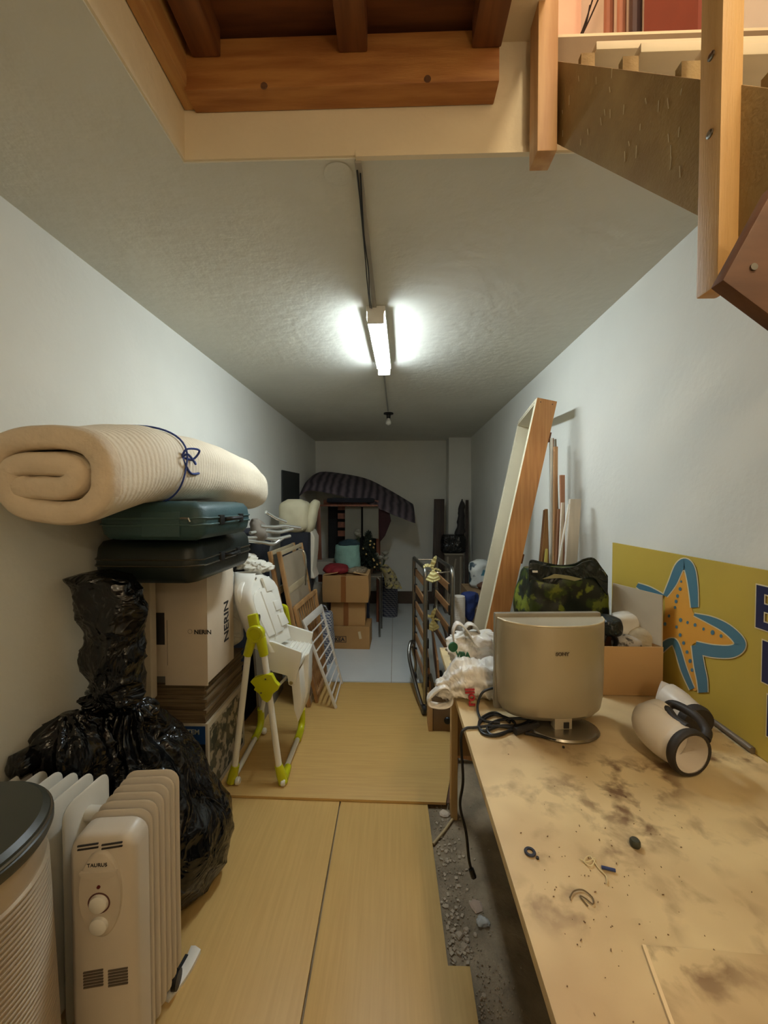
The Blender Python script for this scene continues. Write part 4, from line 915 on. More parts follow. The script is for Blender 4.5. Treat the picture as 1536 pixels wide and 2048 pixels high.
# ================================================================== far end, right
M_DKW = mat('dark_wood', (62,44,32), .6, col2=(44,30,22), vscale=4, stretch=(10,10,1.2))
o = MB().hexa([at(863,1200,y=5.28), at(886,1200,y=5.28), at(886,1200,y=5.31), at(863,1200,y=5.31), at(868,998,y=5.36), at(889,998,y=5.36), at(889,998,y=5.39), at(868,998,y=5.39)]).build('dark_plank', M_DKW, bevel=.004); tag(o, 'dark brown plank leaning at the end wall near the column', 'plank')
a, b = at(890,1190,y=5.2), at(926,1190,y=5.2)
sp = thing('pale_cabinet', 'pale narrow cabinet standing before the column, black bag on it', 'cabinet', ((a.x+b.x)/2, 5.3, 0.004))
zc = at(910,1110,y=5.2).z
MB().box(a.x, b.x, 5.2, 5.42, .004, zc).build('body', mat('dull_beige', (112,100,84), .8, var=.2, vscale=5), sp, bevel=.004)
for sx_ in (a.x+.035, b.x-.035): MB().box(sx_-.012, sx_+.012, 5.192, 5.21, .03, zc-.02).build('stile', mat('pale_batten', (150,138,118), .7), sp)
MB().box(a.x-.01, b.x+.01, 5.185, 5.43, zc, zc+.02).build('top_board', mat('pale_batten', (150,138,118), .7), sp)
MB().beam((a.x+.05, 5.195, .1), (b.x-.1, 5.195, zc-.05), .02, .006, (0,1,0)).build('brace', mat('pale_batten', (150,138,118), .7), sp)
hb_ = thing('black_bag', 'black holdall on top of the pale cabinet', 'bag', ((a.x+b.x)/2, 5.3, zc+.02)); zh = at(910,1070,y=5.2).z
lump([(zc+.021, (a.x+b.x)/2, 5.31, .10, .08), (zc+.05, (a.x+b.x)/2, 5.31, .165, .11), (zh-.03, (a.x+b.x)/2, 5.31, .16, .105), (zh, (a.x+b.x)/2, 5.31, .10, .06)], 40, 24, .014, 10, None, 91, 4).build('body', M_BAG2, hb_, smooth=True, angle=180)
MB().obox(((a.x+b.x)/2+.06, 5.195, zh-.05), (.012, .006, .04)).build('buckle', M_STEEL, hb_)
pl = thing('wrapped_umbrella', 'dark wrapped parasol standing on end by the column', 'parasol', (at(930,1068,y=5.3).x, 5.32, zh)); c = at(923,1030,y=5.32)
lump([(zh-.01, c.x-.03, 5.33, .07, .04), (zh+.06, c.x-.01, 5.33, .06, .04), (c.z+.02, c.x, 5.34, .045, .035), (c.z+.12, c.x+.01, 5.35, .035, .03), (c.z+.22, c.x+.015, 5.36, .008, .008)], 30, 24, .016, 12, None, 92).build('wrap', mat('dark_wrap', (52,46,44), .7, var=.3), pl, smooth=True, angle=180)
o = MB().hexa([at(929,1190,y=5.16), at(937,1190,y=5.16), at(937,1190,y=5.19), at(929,1190,y=5.19), at(931,1000,y=5.4), at(937,1000,y=5.4), at(937,1000,y=5.43), at(931,1000,y=5.43)]).build('dark_batten', M_DKW); tag(o, 'thin dark batten beside the pale cabinet at the right wall', 'batten')
# bin liners and shopping stuff along the right wall
c = at(958,1150, y=3.7)
t = thing('printed_bag', 'white and teal printed plastic bag behind the leaning frame', 'bag', (c.x, 3.7, c.z))
lump([(c.z-.11, c.x, 3.7, .08, .07), (c.z-.07, c.x, 3.7, .10, .09), (c.z+.05, c.x, 3.7, .105, .09), (c.z+.12, c.x+.01, 3.7, .10, .07), (c.z+.15, c.x+.01, 3.7, .04, .03)], 40, 24, .02, 10, None, 95).build('sack', patches('teal_white_print', (196,198,192), [(54,110,124), (38,60,70)], 9, .5, .56), t, smooth=True, angle=180)
cb = thing('wicker_box', 'wooden crate stacked against the right wall behind the leaning frame', 'crate', (c.x+.02, 3.55, .004))
xa, xb = at(935,1240,y=3.45).x, at(985,1240,y=3.45).x; zt_ = c.z-.115
MB().box(xa+.01, min(xb, 1.04), 3.46, 3.85, .004, zt_).build('body', mat('crate_wood', (142,112,76), .8, var=.25, vscale=8), cb)
for i in range(5): x_ = xa+.012+(xb-xa-.03)*i/4; MB().box(x_-.012, x_+.012, 3.445, 3.46, .01, zt_).build('slat', mat('crate_slat', (172,142,102), .7, var=.15), cb)
MB().beam((xa-.05, 3.43, zt_-.10), (xb, 3.43, zt_-.17), .012, .02, (0,1,0)).build('cross_slat', mat('crate_slat', (172,142,102), .7, var=.15), cb)
MB().beam((xa+.0, 3.42, zt_-.16), (xb, 3.42, zt_-.22), .012, .02, (0,1,0)).build('cross_slat', mat('crate_slat', (172,142,102), .7, var=.15), cb)
o = lump([(zt_-.02+.021, xb-.04, 3.6, .05, .05), (zt_+.03, xb-.035, 3.6, .075, .07), (zt_+.06, xb-.03, 3.6, .05, .05), (zt_+.075, xb-.03, 3.6, .02, .02)], 30, 16, .015, 14, None, 96).build('brown_pouch', mat('brown_leather', (92,54,32), .6, var=.2), smooth=True, angle=180); tag(o, 'brown pouch on the crate beside the leaning frame', 'pouch')
c = at(918,1215, y=3.15)
t = thing('paper_roll', 'white roll with a blue cloth over it by the folding bed', 'roll', (c.x, 3.15, .004))
zr1, zr0 = at(918,1192,y=3.15).z, at(918,1245,y=3.15).z
MB().lathe([(.02, zr1-.04), (.035, zr1-.01), (.047, zr1), (.05, zr1-.02), (.05, .05), (.045, .004), (0, .004)], (c.x, 3.15, 0), (0,0,1), 24).build('roll', mat('white_roll', (206,200,190), .6, var=.05, wave=('Z', 20, .15)), t, smooth=True, angle=40)
c2 = at(940,1200, y=3.22)
lump([(c2.z-.17, c2.x+.0, 3.22, .02, .03), (c2.z-.08, c2.x-.01, 3.22, .05, .05), (c2.z, c2.x-.005, 3.22, .08, .06), (c2.z+.05, c2.x, 3.22, .06, .05), (c2.z+.07, c2.x, 3.22, .02, .02)], 36, 22, .025, 12, None, 97).build('blue_cloth', mat('blue_cloth', (34,54,116), .8, var=.3, bump=.2), t, smooth=True, angle=180)

# ================================================================== folding bed
fb_ = thing('folding_bed', 'folded guest bed of dull steel tube with wooden slats beside the table', 'folding bed', (.28, 2.95, .027))
YA, YB = 2.66, 3.24
def frame(xn, xf, zb_, zt_, lab):
    """One folded half: a tube U standing on its ends, near and far uprights joined by a rounded top."""
    r_ = .06
    pts = [V((xn, YA, zb_)), V((xn, YA, zt_-r_))]
    for k in range(1, 7): a = PI/2*k/6; pts.append(V((xn+(xf-xn)*.08*k/6, YA+r_*(1-math.cos(a)), zt_-r_+r_*math.sin(a))))
    for k in range(0, 7): a = PI/2*k/6; pts.append(V((xf, YB-r_*(1-math.sin(a)), zt_-r_+r_*math.cos(a))))
    pts.append(V((xf, YB, zb_+.1)))
    return MB().tube(pts, .0155, 12).build('frame_tube', M_STEEL, fb_, smooth=True)
L0, L1 = at(851,1200,y=YA).x, at(828,1200,y=YB).x
R0, R1_ = at(905,1200,y=YA).x, at(872,1200,y=YB).x
zt = at(852,1138,y=YA).z
frame(L0, L1, at(851,1405,y=YA).z, zt, ''); frame(R0, R1_, at(905,1330,y=YA).z, zt, '')
M_SLAT = mat('bed_slat', (168,128,88), .5, col2=(146,104,66), vscale=4, stretch=(4,2,10))
def slats(xn, xf, zs, side, tilt=0):
    for z_ in zs:
        MB().beam((xn+side*.012, YA+.005, z_), (xf+side*.012, YB-.005, z_), .012, .055).build('slat', M_SLAT, fb_, bevel=.002)
        for y_, x_ in ((YA, xn), (YB, xf)): MB().obox((x_+side*.012, y_+(.02 if y_ == YA else -.02), z_), (.026, .04, .062)).build('slat_cap', M_BLACK, fb_, bevel=.003)
slats(L0, L1, [zt-.12-.135*i for i in range(6)], 1); slats(R0, R1_, [zt-.14-.15*i for i in range(4)], -1)
zm = zt-.012
MB().tube(crv([(L0, YA+.02, zm), ((L0+R0)/2, YA+.0, zm-.012), (R0, YA+.03, zm-.008)], 6), .005, 8).build('link_bar', M_CHROME, fb_, smooth=True)
MB().tube([(L1, YB-.05, zm), (R1_, YB-.05, zm)], .006, 8).build('link_bar', M_CHROME, fb_, smooth=True)
# bent legs with wheels
f3 = lambda px, py, z_=.05: at(px, py, z=z_)
wA = V((at(847,1438,y=YA).x, YA+.0, .062)); wB = V((at(828,1370,y=YB).x, YB-.05, .062))
MB().tube(crv([(L1, YB-.02, zt-.72), (L1-.03, YB-.06, .34), (L1-.045, YB-.16, .25), (wA.x-.03, YA+.12, .11), wA], 8), .0145, 12).build('bent_leg', M_STEEL, fb_, smooth=True)
MB().tube(crv([wA, wA+V((.045,.02,.05)), (L0+.06, YA+.05, .16), (L0+.03, YA+.02, .30)], 8), .0145, 12).build('bent_leg', M_STEEL, fb_, smooth=True)
MB().tube(crv([wB, wB+V((.01,.01,.10)), (L1-.02, YB-.05, .30)], 6), .013, 10).build('bent_leg', M_STEEL, fb_, smooth=True)
MB().tube(crv([(R1_, YB-.05, zt-.25), (R1_+.0, YB-.05, zt-.42), (R1_+.05, YB-.25, zt-.55), (R0-.01, YA+.05, zt-.68)], 8), .0145, 12).build('bent_leg', M_STEEL, fb_, smooth=True)
for c in (wA, wB, wA+V((.28,.05,0)), wB+V((.22,.02,0))):
    MB().lathe([(0, -.014), (.028, -.014), (.034, -.008), (.034, .008), (.028, .014), (0, .014)], V((c.x, c.y, .061)), (1,.2,0), 20).build('wheel', M_BLACK, fb_, smooth=True, angle=40)
MB().tube([wA+V((0,0,0)), wA+V((.28,.05,0))], .008, 8).build('axle', M_STEEL, fb_, smooth=True)
for k, (xo, w_) in enumerate(((.035, .07), (.10, .06))):
    MB().hexa([(L0+xo, YA+.02, .10), (L0+xo+.014, YA+.02, .10), (L0+xo+.014, YB-.1, .26), (L0+xo, YB-.1, .26), (L0+xo-.02, YA+.02, .10+.3), (L0+xo-.006, YA+.02, .10+.3), (L0+xo-.006, YB-.1, .52), (L0+xo-.02, YB-.1, .52)]).build('slat', M_SLAT, fb_, bevel=.002)
# yellow ribbons knotted on the bed
M_YEL = mat('yellow_ribbon', (230,222,158), .8, var=.1)
def ribbon(lab, c, s_):
    t_ = thing('ribbon_knot', lab, 'ribbon', tuple(c), group='yellow ribbons on the folding bed')
    def strip_(name, pts, ws, tw):
        P_ = crv([c+V(p)*s_ for p in pts], 6); n_ = len(P_); rings = []
        for i, p in enumerate(P_):
            k = i/(n_-1)*(len(ws)-1); a_ = int(min(k, len(ws)-2)); w = (ws[a_]+(ws[a_+1]-ws[a_])*(k-a_))*s_; an = tw*i/n_
            tg = (P_[min(i+1, n_-1)]-P_[max(i-1, 0)]).normalized(); sx_ = tg.cross(V((0,1,0)));
            if sx_.length < .1: sx_ = V((1,0,0))
            sx_.normalize(); b_ = tg.cross(sx_); wv = sx_*math.cos(an)+b_*math.sin(an); nn_ = tg.cross(wv)
            rings.append([p-wv*w+nn_*.0, p+nn_*.002+wv*w*.0+b_*.006*math.sin(i*1.3), p+wv*w, p-nn_*.002])
        return MB().loft(rings).build(name, M_YEL, t_, smooth=True, angle=70)
    strip_('loop', [(0,0,0), (-.006,-.004,.03), (.004,-.008,.065), (.018,-.004,.095), (.016,0,.10)], [.006,.016,.02,.014,.004], .9)
    strip_('curl', [(0,-.004,.01), (-.02,-.01,.03), (-.045,-.012,.036), (-.062,-.01,.028), (-.066,-.008,.012)], [.006,.01,.012,.01,.004], .5)
    strip_('tail', [(0,-.004,0), (-.012,-.012,-.03), (-.022,-.014,-.06), (-.028,-.012,-.082)], [.006,.016,.026,.03], .4)
    strip_('tail', [(0,-.004,0), (.014,-.008,-.03), (.026,-.006,-.06), (.03,-.004,-.078)], [.006,.016,.028,.032], -.7)
    strip_('tail', [(0,0,0), (.02,.004,.008), (.045,.006,-.002), (.06,.008,-.012)], [.006,.008,.008,.004], .3)
ribbon('yellow ribbon knotted on top of the folding bed', at(866,1140,y=YA-.012), .95)
ribbon('yellow ribbon knotted halfway down the folding bed', at(866,1240,y=YA+.22), .9)
# low wooden box with round black knob behind the table leg
p0, p1 = at(866,1462, z=.027), at(916,1462, z=.027)
t = thing('low_drawer', 'low brown drawer box with a black knob on the floor behind the table leg', 'drawer', ((p0.x+p1.x)/2, p0.y+.1, .027))
MB().box(p0.x, p1.x+.02, p0.y, p0.y+.10, .027, .20).build('body', mat('drawer_brown', (128,98,66), .7, var=.15), t, bevel=.004)
MB().box(p0.x-.03, p0.x-.002, p0.y-.005, p0.y+.10, .027, .23).build('side_panel', M_CARDL, t, bevel=.003)
MB().lathe([(0, 0), (.02, 0), (.024, .008), (.018, .016), (0, .018)], at(895,1440,y=p0.y), (0,-1,0), 18).build('knob', M_BLACK, t, smooth=True)
# ================================================================== tall frame leaning on the right wall
YF0, YF1 = 2.2, 2.86; OFF = V((.10, 0, 0))
a_t, a_b = at(1075,795,y=YF0), at(972,1259,y=YF0)
dr_ = (a_t-a_b).normalized(); bot = a_b + dr_*((.03-a_b.z)/dr_.z); w_ = (at(1115,798,y=YF0)-a_t).length
pr = V((dr_.z, 0, -dr_.x)); Ln = (a_t-bot).length
M_FRC = mat('cream_paint', (226,214,184), .5, var=.05)
M_FRW = mat('orange_pine', (206,150,92), .45, col2=(184,124,70), vscale=3.5, stretch=(18,1,1.0))
t = thing('door_frame', 'tall door frame, cream inside and orange pine outside, leaning on right wall', 'door frame', tuple(bot))
for (y0, y1, nm, of_) in ((YF0+.004, YF0+.034, 'jamb', V((0,0,0))), (YF1-.03, YF1, 'jamb', OFF)):
    c_ = V((bot.x, y0, bot.z))+of_
    MB().prism([c_, c_+pr*w_, c_+pr*w_+dr_*Ln, c_+dr_*Ln], (0, y1-y0, 0)).build(nm, M_FRC, t, bevel=.002)
MB().prism([V((bot.x, YF0, bot.z)), V((bot.x, YF0, bot.z))+pr*w_, V((bot.x, YF0, bot.z))+pr*w_+dr_*Ln, V((bot.x, YF0, bot.z))+dr_*Ln], (0, .0038, 0)).build('pine_face', M_FRW, t)
tp = bot + dr_*(Ln-.032)
MB().prism([V((tp.x, YF0+.034, tp.z)), V((tp.x, YF0+.034, tp.z))+pr*w_, V((tp.x, YF0+.034, tp.z))+pr*w_+dr_*.032, V((tp.x, YF0+.034, tp.z))+dr_*.032], V((0, YF1-YF0-.064, 0))+OFF*.92).build('head', M_FRC, t, bevel=.002)
MB().prism([V((tp.x, YF0+.034, tp.z))+dr_*.010-pr*.001, V((tp.x, YF0+.034, tp.z))+dr_*.013-pr*.001, V((tp.x, YF0+.034, tp.z))+dr_*.013+pr*.002, V((tp.x, YF0+.034, tp.z))+dr_*.010+pr*.002], V((0, YF1-YF0-.064, 0))+OFF*.92).build('seal_groove', mat('grey_groove', (130,124,108), .7), t)
for k in (.905, .57): MB().obox(bot+dr_*(Ln*k)+pr*(w_+.006)+V((0,.02,0)), (.012, .02, .055), Matrix.Rotation(-math.atan2(-dr_.x, dr_.z), 3, 'Y')).build('hinge', mat('bronze_hinge', (110,66,40), .4, metal=.5), t)
for k in (.2, .8): MB().lathe([(0, 0), (.003, 0), (.003, .001), (0, .001)], V((bot.x, YF0-.0005, bot.z))+dr_*(Ln*.99)+pr*w_*k, (0,-1,0), 8).build('nail', M_PRINT, t)

# ================================================================== strips leaning at the right wall
def strip(px0, px1, py0, pb0, pb1, y, col, lab, th=.016, dtilt=.1, z0=.012):
    """Upright board: top edge px0-px1 at py0, seen foot px pb0-pb1 at py 1130; stands on the floor, top against the wall."""
    ta, tb_ = at(px0, py0, y=y), at(px1, py0, y=y); ba, bb2 = at(pb0, 1135, y=y-dtilt*.0), at(pb1, 1135, y=y)
    k = (ta.z-z0)/(ta.z-ba.z); fa, fb2 = ta.lerp(ba, k), tb_.lerp(bb2, k)
    o = MB().hexa([fa, fb2, fb2+V((0,th,0)), fa+V((0,th,0)), ta, tb_, tb_+V((0,th,0)), ta+V((0,th,0))]).build('wood_strip', mat('strip_%d_%d_%d' % col, col, .6, var=.12, vscale=5, stretch=(10,10,1)), bevel=.0015)
    tag(o, lab, 'strip', 'wood strips leaning at the right wall')
W_, B_, D_ = (228,226,214), (176,134,92), (140,96,66)
strip(1101, 1106, 876, 1101, 1105, 2.20, W_, 'tallest white strip among the leaning strips, next to the door frame')
strip(1104, 1108, 876, 1104, 1107, 2.23, D_, 'tallest brown strip among the leaning strips, right of the white one')
strip(1110, 1113, 878, 1118, 1121, 2.29, (130,120,100), 'thin grey strip leaning, its tip just above the wide tan strip')
strip(1109, 1116, 893, 1107, 1115, 2.16, B_, 'wide tan strip in the middle of the leaning strips', .02)
strip(1121, 1130, 950, 1124, 1130, 2.13, (170,118,86), 'reddish brown strip with a flat top among the leaning strips')
strip(1117, 1120, 1018, 1112, 1120, 2.10, D_, 'short dark brown strip between the tan and white strips')
strip(1124, 1129, 1005, 1118, 1125, 2.07, (214,200,180), 'short pale strip standing under the reddish brown strip')
strip(1141, 1163, 998, 1131, 1154, 2.02, (196,186,170), 'wide off white moulding at the right end of leaning strips', .02)
strip(1137, 1140, 1008, 1115, 1118, 1.98, (240,238,228), 'thin white strip leaning diagonally across the other strips', .008)
strip(1091, 1096, 1018, 1082, 1099, 2.24, (166,126,78), 'tapering brown strip against the orange pine of the door frame', .02)
strip(1088, 1091, 1020, 1078, 1081, 2.21, (120,82,50), 'dark narrow strip closest to the orange pine of the door frame', .014)
strip(1092, 1096, 1098, 1088, 1095, 2.19, (196,186,96), 'short yellowish strip low among the leaning strips', .012)

# ================================================================== work table
ZD = .80
M_DESK = mat('work_table_laminate', (222,198,150), .55); N, L, b = nodes_of(M_DESK)
tc = N.new('ShaderNodeTexCoord')
def stain(scale, lo, hi, detail, dist, loc=(0,0,0)):
    mp = N.new('ShaderNodeMapping'); mp.inputs['Location'].default_value = loc; L.new(tc.outputs['Object'], mp.inputs[0])
    n = N.new('ShaderNodeTexNoise'); n.inputs['Scale'].default_value = scale; n.inputs['Detail'].default_value = detail; n.inputs['Distortion'].default_value = dist; L.new(mp.outputs[0], n.inputs[0])
    r = N.new('ShaderNodeValToRGB'); r.color_ramp.elements[0].position = lo; r.color_ramp.elements[1].position = hi; L.new(n.outputs['Fac'], r.inputs[0]); return r
s1, s2, s3 = stain(3.6, .44, .60, 3, .3), stain(17, .50, .64, 10, .25, (2,1,0)), stain(3, .42, .62, 3, 0, (5,3,1))
gate = N.new('ShaderNodeMath'); gate.operation = 'MULTIPLY'; L.new(s2.outputs[0], gate.inputs[0]); L.new(s1.outputs[0], gate.inputs[1])
m1 = N.new('ShaderNodeMixRGB'); m1.inputs[1].default_value = lin((222,198,150)); m1.inputs[2].default_value = lin((194,166,122)); L.new(s3.outputs[0], m1.inputs[0])
m2 = N.new('ShaderNodeMixRGB'); L.new(gate.outputs[0], m2.inputs[0]); L.new(m1.outputs[0], m2.inputs[1]); m2.inputs[2].default_value = lin((124,94,64)); L.new(m2.outputs[0], b.inputs['Base Color'])
XD = at(1016, 1736, z=ZD).x
YD = 1.86
wt = thing('work_table', 'long dirty beige work table along the right wall', 'table', (.62, .5, 0))
MB().prism([(XD, YD, ZD-.024), (xw(YD,ZD)-.012, YD, ZD-.024), (1.02, -.7, ZD-.024), (XD, -.7, ZD-.024)], (0,0,.024)).build('tabletop', M_DESK, wt, bevel=.002)
M_LEG = mat('beige_panel', (206,172,118), .6, var=.1, vscale=4)
MB().box(XD+.05, XD+.08, YD-.06, YD-.008, -.005, ZD-.025).build('leg', M_LEG, wt, bevel=.002)
MB().box(XD+.075, XD+.40, YD-.05, YD-.03, .30, ZD-.025).build('apron', mat('inner_brown', (150,116,74), .7, var=.15), wt)
MB().box(.97, 1.0, YD-.06, YD-.01, -.005, ZD-.025).build('leg', M_LEG, wt)
for x_ in (XD+.03, .95): MB().box(x_, x_+.03, -.68, -.62, -.005, ZD-.025).build('leg', M_LEG, wt)
sA, sB = at(1290,1895, z=ZD), at(1345,2046, z=ZD); sd_ = sB-sA
o = MB().prism([sA, V((1.01, sA.y-.03, ZD)), V((1.0, -.6, ZD)), sA+sd_*8], (0,0,.004)).build('thin_sheet', M_DESK); 
for v in o.data.vertices: v.co.z += .0008
tag(o, 'thin beige sheet lying on the work table near the camera', 'sheet')
tag(MB().beam(sA+V((-.002,0,.003)), sA+sd_*6+V((-.002,0,.003)), .005, .004).build('edge_strip', mat('pale_edge', (232,206,160), .6)), 'narrow pale edging strip on the work table', 'strip')

# ------------------------------------------------------------------ television seen from behind
tvb = at(1130,1464, z=ZD)
M_SIL = mat('silver_plastic', (186,176,152), .38, metal=.35, var=.03)
M_SILD = mat('silver_edge', (148,140,124), .4, metal=.3)
tv = thing('television', 'silver flat television seen from behind on the work table', 'television', (tvb.x, tvb.y, ZD), .055)
Mx = MW[tv.name]
yS = .085
TL, TR = at(991,1240,y=tvb.y+yS), at(1203,1226,y=tvb.y+yS); BLn = at(995,1424,y=tvb.y+yS)
wT = (TR-TL).length; zT = (TL.z+TR.z)/2; zB = BLn.z+.016
cxl = (Mx.inverted() @ ((TL+TR)/2)).x
W = lambda x, y_, z_: Mx @ V((cxl+x, y_, z_-ZD))
rings = []; dep = .10
for z_, k, s_ in ((zB-.004, .50, .78), (zB+.004, .70, .88), (zB+.025, .92, .955), (zB+.06, 1, .985), (zB+.12, 1, 1), (zT-.02, 1, 1), (zT-.004, .985, 1), (zT, .95, .995)):
    ring = []
    for j in range(33):
        u = -1 + 2*j/32; ring.append(W(u*wT/2*s_, yS-.012 - dep*k*max(0, 1-abs(u)**2.4)**.62, z_))
    ring += [W(wT/2*s_, yS, z_), W(-wT/2*s_, yS, z_)]
    rings.append(ring)
MB().loft(rings).build('back_cover', M_SIL, tv, smooth=True, angle=32)
rim = []
for j in range(33):
    u = -1 + 2*j/32; rim.append(W(u*wT/2*.995, yS-.012 - dep*.965*max(0, 1-abs(u)**2.4)**.62, zT+.001))
MB().tube(rim, .0028, 8).build('top_lip', mat('bright_lip', (220,208,180), .3, metal=.3), tv, smooth=True)
MB().hexa([W(-wT/2-.004, yS, zB), W(wT/2+.004, yS, zB), W(wT/2+.004, yS+.022, zB), W(-wT/2-.004, yS+.022, zB), W(-wT/2-.004, yS, zT+.012), W(wT/2+.004, yS, zT+.012), W(wT/2+.004, yS+.022, zT+.012), W(-wT/2-.004, yS+.022, zT+.012)]).build('front_bezel', M_SILD, tv, bevel=.006)
MB().hexa([W(-wT/2+.02, yS+.023, zB+.03), W(wT/2-.02, yS+.023, zB+.03), W(wT/2-.02, yS+.0245, zB+.03), W(-wT/2+.02, yS+.0245, zB+.03), W(-wT/2+.02, yS+.023, zT-.01), W(wT/2-.02, yS+.023, zT-.01), W(wT/2-.02, yS+.0245, zT-.01), W(-wT/2+.02, yS+.0245, zT-.01)]).build('screen', mat('screen_glass', (12,12,14), .1), tv)
cxb = (Mx.inverted() @ tvb).x
bm_ = MB().lathe([(.0, 0), (.088, 0), (.092, .004), (.088, .010), (.05, .016), (0, .018)], (0,0,0), (0,0,1), 40)
for v in bm_.v: v.x *= 1.15; v.y *= .80; v.xyz = Mx @ V((cxb, .01, .001)) + v
bs_ = bm_.build('stand_base', mat('brushed_base', (150,142,128), .25, metal=.8), tv, smooth=True, angle=40)
MB().obox(Mx @ V((cxb-.012, .0, .038)), (.055, .03, .062), Matrix.Rotation(.055, 3, 'Z')).build('stand_neck', mat('neck_silver', (196,186,166), .35, metal=.4), tv, bevel=.006)
MB().obox(Mx @ V((cxb-.004, -.0155, .03)), (.016, .004, .018), Matrix.Rotation(.055, 3, 'Z')).build('neck_slot', M_PRINT, tv)
def tvface(px, py):
    p_ = at(px, py, y=tvb.y-.045); return p_
text('lettering', 'SONY', .0150, W(-.0 + (Mx.inverted() @ at(1121,1320,y=tvb.y-.06)).x-cxl, yS-.012-dep*1.0-.0025, at(1133,1320,y=tvb.y-.06).z), Mx.to_3x3() @ V((1,0,0)), (0,0,1), mat('sony_print', (98,86,72), .5), tv, bold=.0004)
# cables
cb = thing('black_cable', 'black cable coiled by the television and hanging off the table edge', 'cable', tuple(at(1010,1450, z=ZD)))
D = lambda px, py, h=.006: at(px, py, z=ZD+h)
MB().tube(crv([at(1068,1436,z=ZD+.02), D(1040,1450), D(1000,1452), D(968,1462), D(958,1448), D(985,1430), D(1015,1436), D(1030,1450), D(1000,1470), D(965,1466), D(960,1440), D(990,1425), D(1020,1445)], 8), .0042, 8).build('coil', M_BLACK, cb, smooth=True)
MB().tube(crv([D(1086,1440,.012), D(1060,1452), D(1020,1462), D(985,1470), D(975,1455), D(1000,1440), D(1060,1438,.012), D(1095,1452), D(1105,1466), D(1116,1480), D(1080,1472), D(1050,1466)], 8), .0042, 8).build('coil', M_BLACK, cb, smooth=True)
hy = at(930,1458, z=ZD+.004)
MB().tube(crv([D(1030,1455), D(985,1452,.008), D(950,1455), hy, at(922,1478, y=hy.y-.01), at(926,1560, y=hy.y-.02), at(920,1610, y=hy.y-.02), at(932,1665, y=hy.y-.05), at(938,1720, y=hy.y-.07), at(946,1750, y=hy.y-.08)], 8), .0042, 8).build('hanging_end', M_BLACK, cb, smooth=True)
MB().tube([at(942,1738, y=hy.y-.08), at(948,1755, y=hy.y-.085)], .008, 8).build('plug', M_BLACK, cb, smooth=True)
MB().tube([D(1030,1463,.012), D(1075,1450,.012)], .011, 10).build('transformer', M_PRINT, cb, smooth=True)
MB().tube(crv([at(990,1375,y=1.30), at(965,1385,y=1.29), D(955,1415,.02), D(965,1440,.008), D(1000,1446,.006)], 8), .0042, 8).build('coil', M_BLACK, cb, smooth=True)

# ------------------------------------------------------------------ plastic carrier bags
M_FILM = crinkle('white_carrier_film', (234,228,218), .38, 9, .75, var=.05, sss=.3)
yb1, yb2 = 1.53, 1.40
c = at(940,1300, y=yb1)
t = thing('carrier_bag', 'white carrier bag with green print standing behind the television', 'bag', (c.x, yb1, ZD), group='white carrier bags')
zt1 = at(940,1272,y=yb1).z; xl, xr_ = at(900,1290,y=yb1).x, at(995,1290,y=yb1).x; xc = (xl+xr_)/2; rw_ = (xr_-xl)/2
zlow = at(930,1330,y=yb1).z
lump([(ZD+.001, xc+.03, yb1+.06, rw_*.6, .06), (ZD+.03, xc+.02, yb1+.06, rw_*.9, .09), (zlow, xc+.01, yb1+.04, rw_*1.0, .09), ((zlow+zt1)/2, xc, yb1+.02, rw_*1.02, .08), (zt1-.015, xc+.005, yb1+.02, rw_*.9, .05), (zt1+.01, xc+.01, yb1+.02, rw_*.5, .02)], 64, 44, .03, 11, (9, .012, ZD+.1, zt1), 101, 2.4, .016).build('sack', M_FILM, t, smooth=True, angle=180)
def handle(pts, y0, w_=.02):
    rings = []
    P_ = crv([at(x, y_, y=y0) for x, y_ in pts], 7)
    for i, p_ in enumerate(P_):
        tg = (P_[min(i+1, len(P_)-1)]-P_[max(i-1, 0)]).normalized(); s_ = V((0,1,0)); n_ = tg.cross(s_).normalized()
        rings.append([p_+s_*w_*math.cos(a)*.5+n_*.004*math.sin(a) for a in [2*PI*k/8 for k in range(8)]])
    return MB().loft(rings)
handle([(908,1290),(906,1262),(914,1246),(928,1254),(945,1280),(952,1300)], yb1-.03, .05).build('handle', M_FILM, t, smooth=True, angle=180)
handle([(926,1262),(936,1248),(950,1252),(962,1272),(975,1300)], yb1+.02, .05).build('handle', M_FILM, t, smooth=True, angle=180)
g_ = mat('green_print', (40,92,58), .5)
pk = at(922,1318, y=yb1-.088)
text('lettering', 'VIRA', .024, at(912,1312, y=yb1-.112), (1,0,-.08), (0,-.1,1), g_, t, depth=.004, bold=.0015)
MB().lathe([(0, -.004), (.018, -.004), (.018, .004), (0, .004)], at(906,1294, y=yb1-.092), (.3,-1,0), 20).build('green_mark', g_, t)
t = thing('carrier_bag', 'white carrier bag with red print lying over the table end', 'bag', (at(930,1410,y=yb2).x, yb2, ZD), group='white carrier bags')
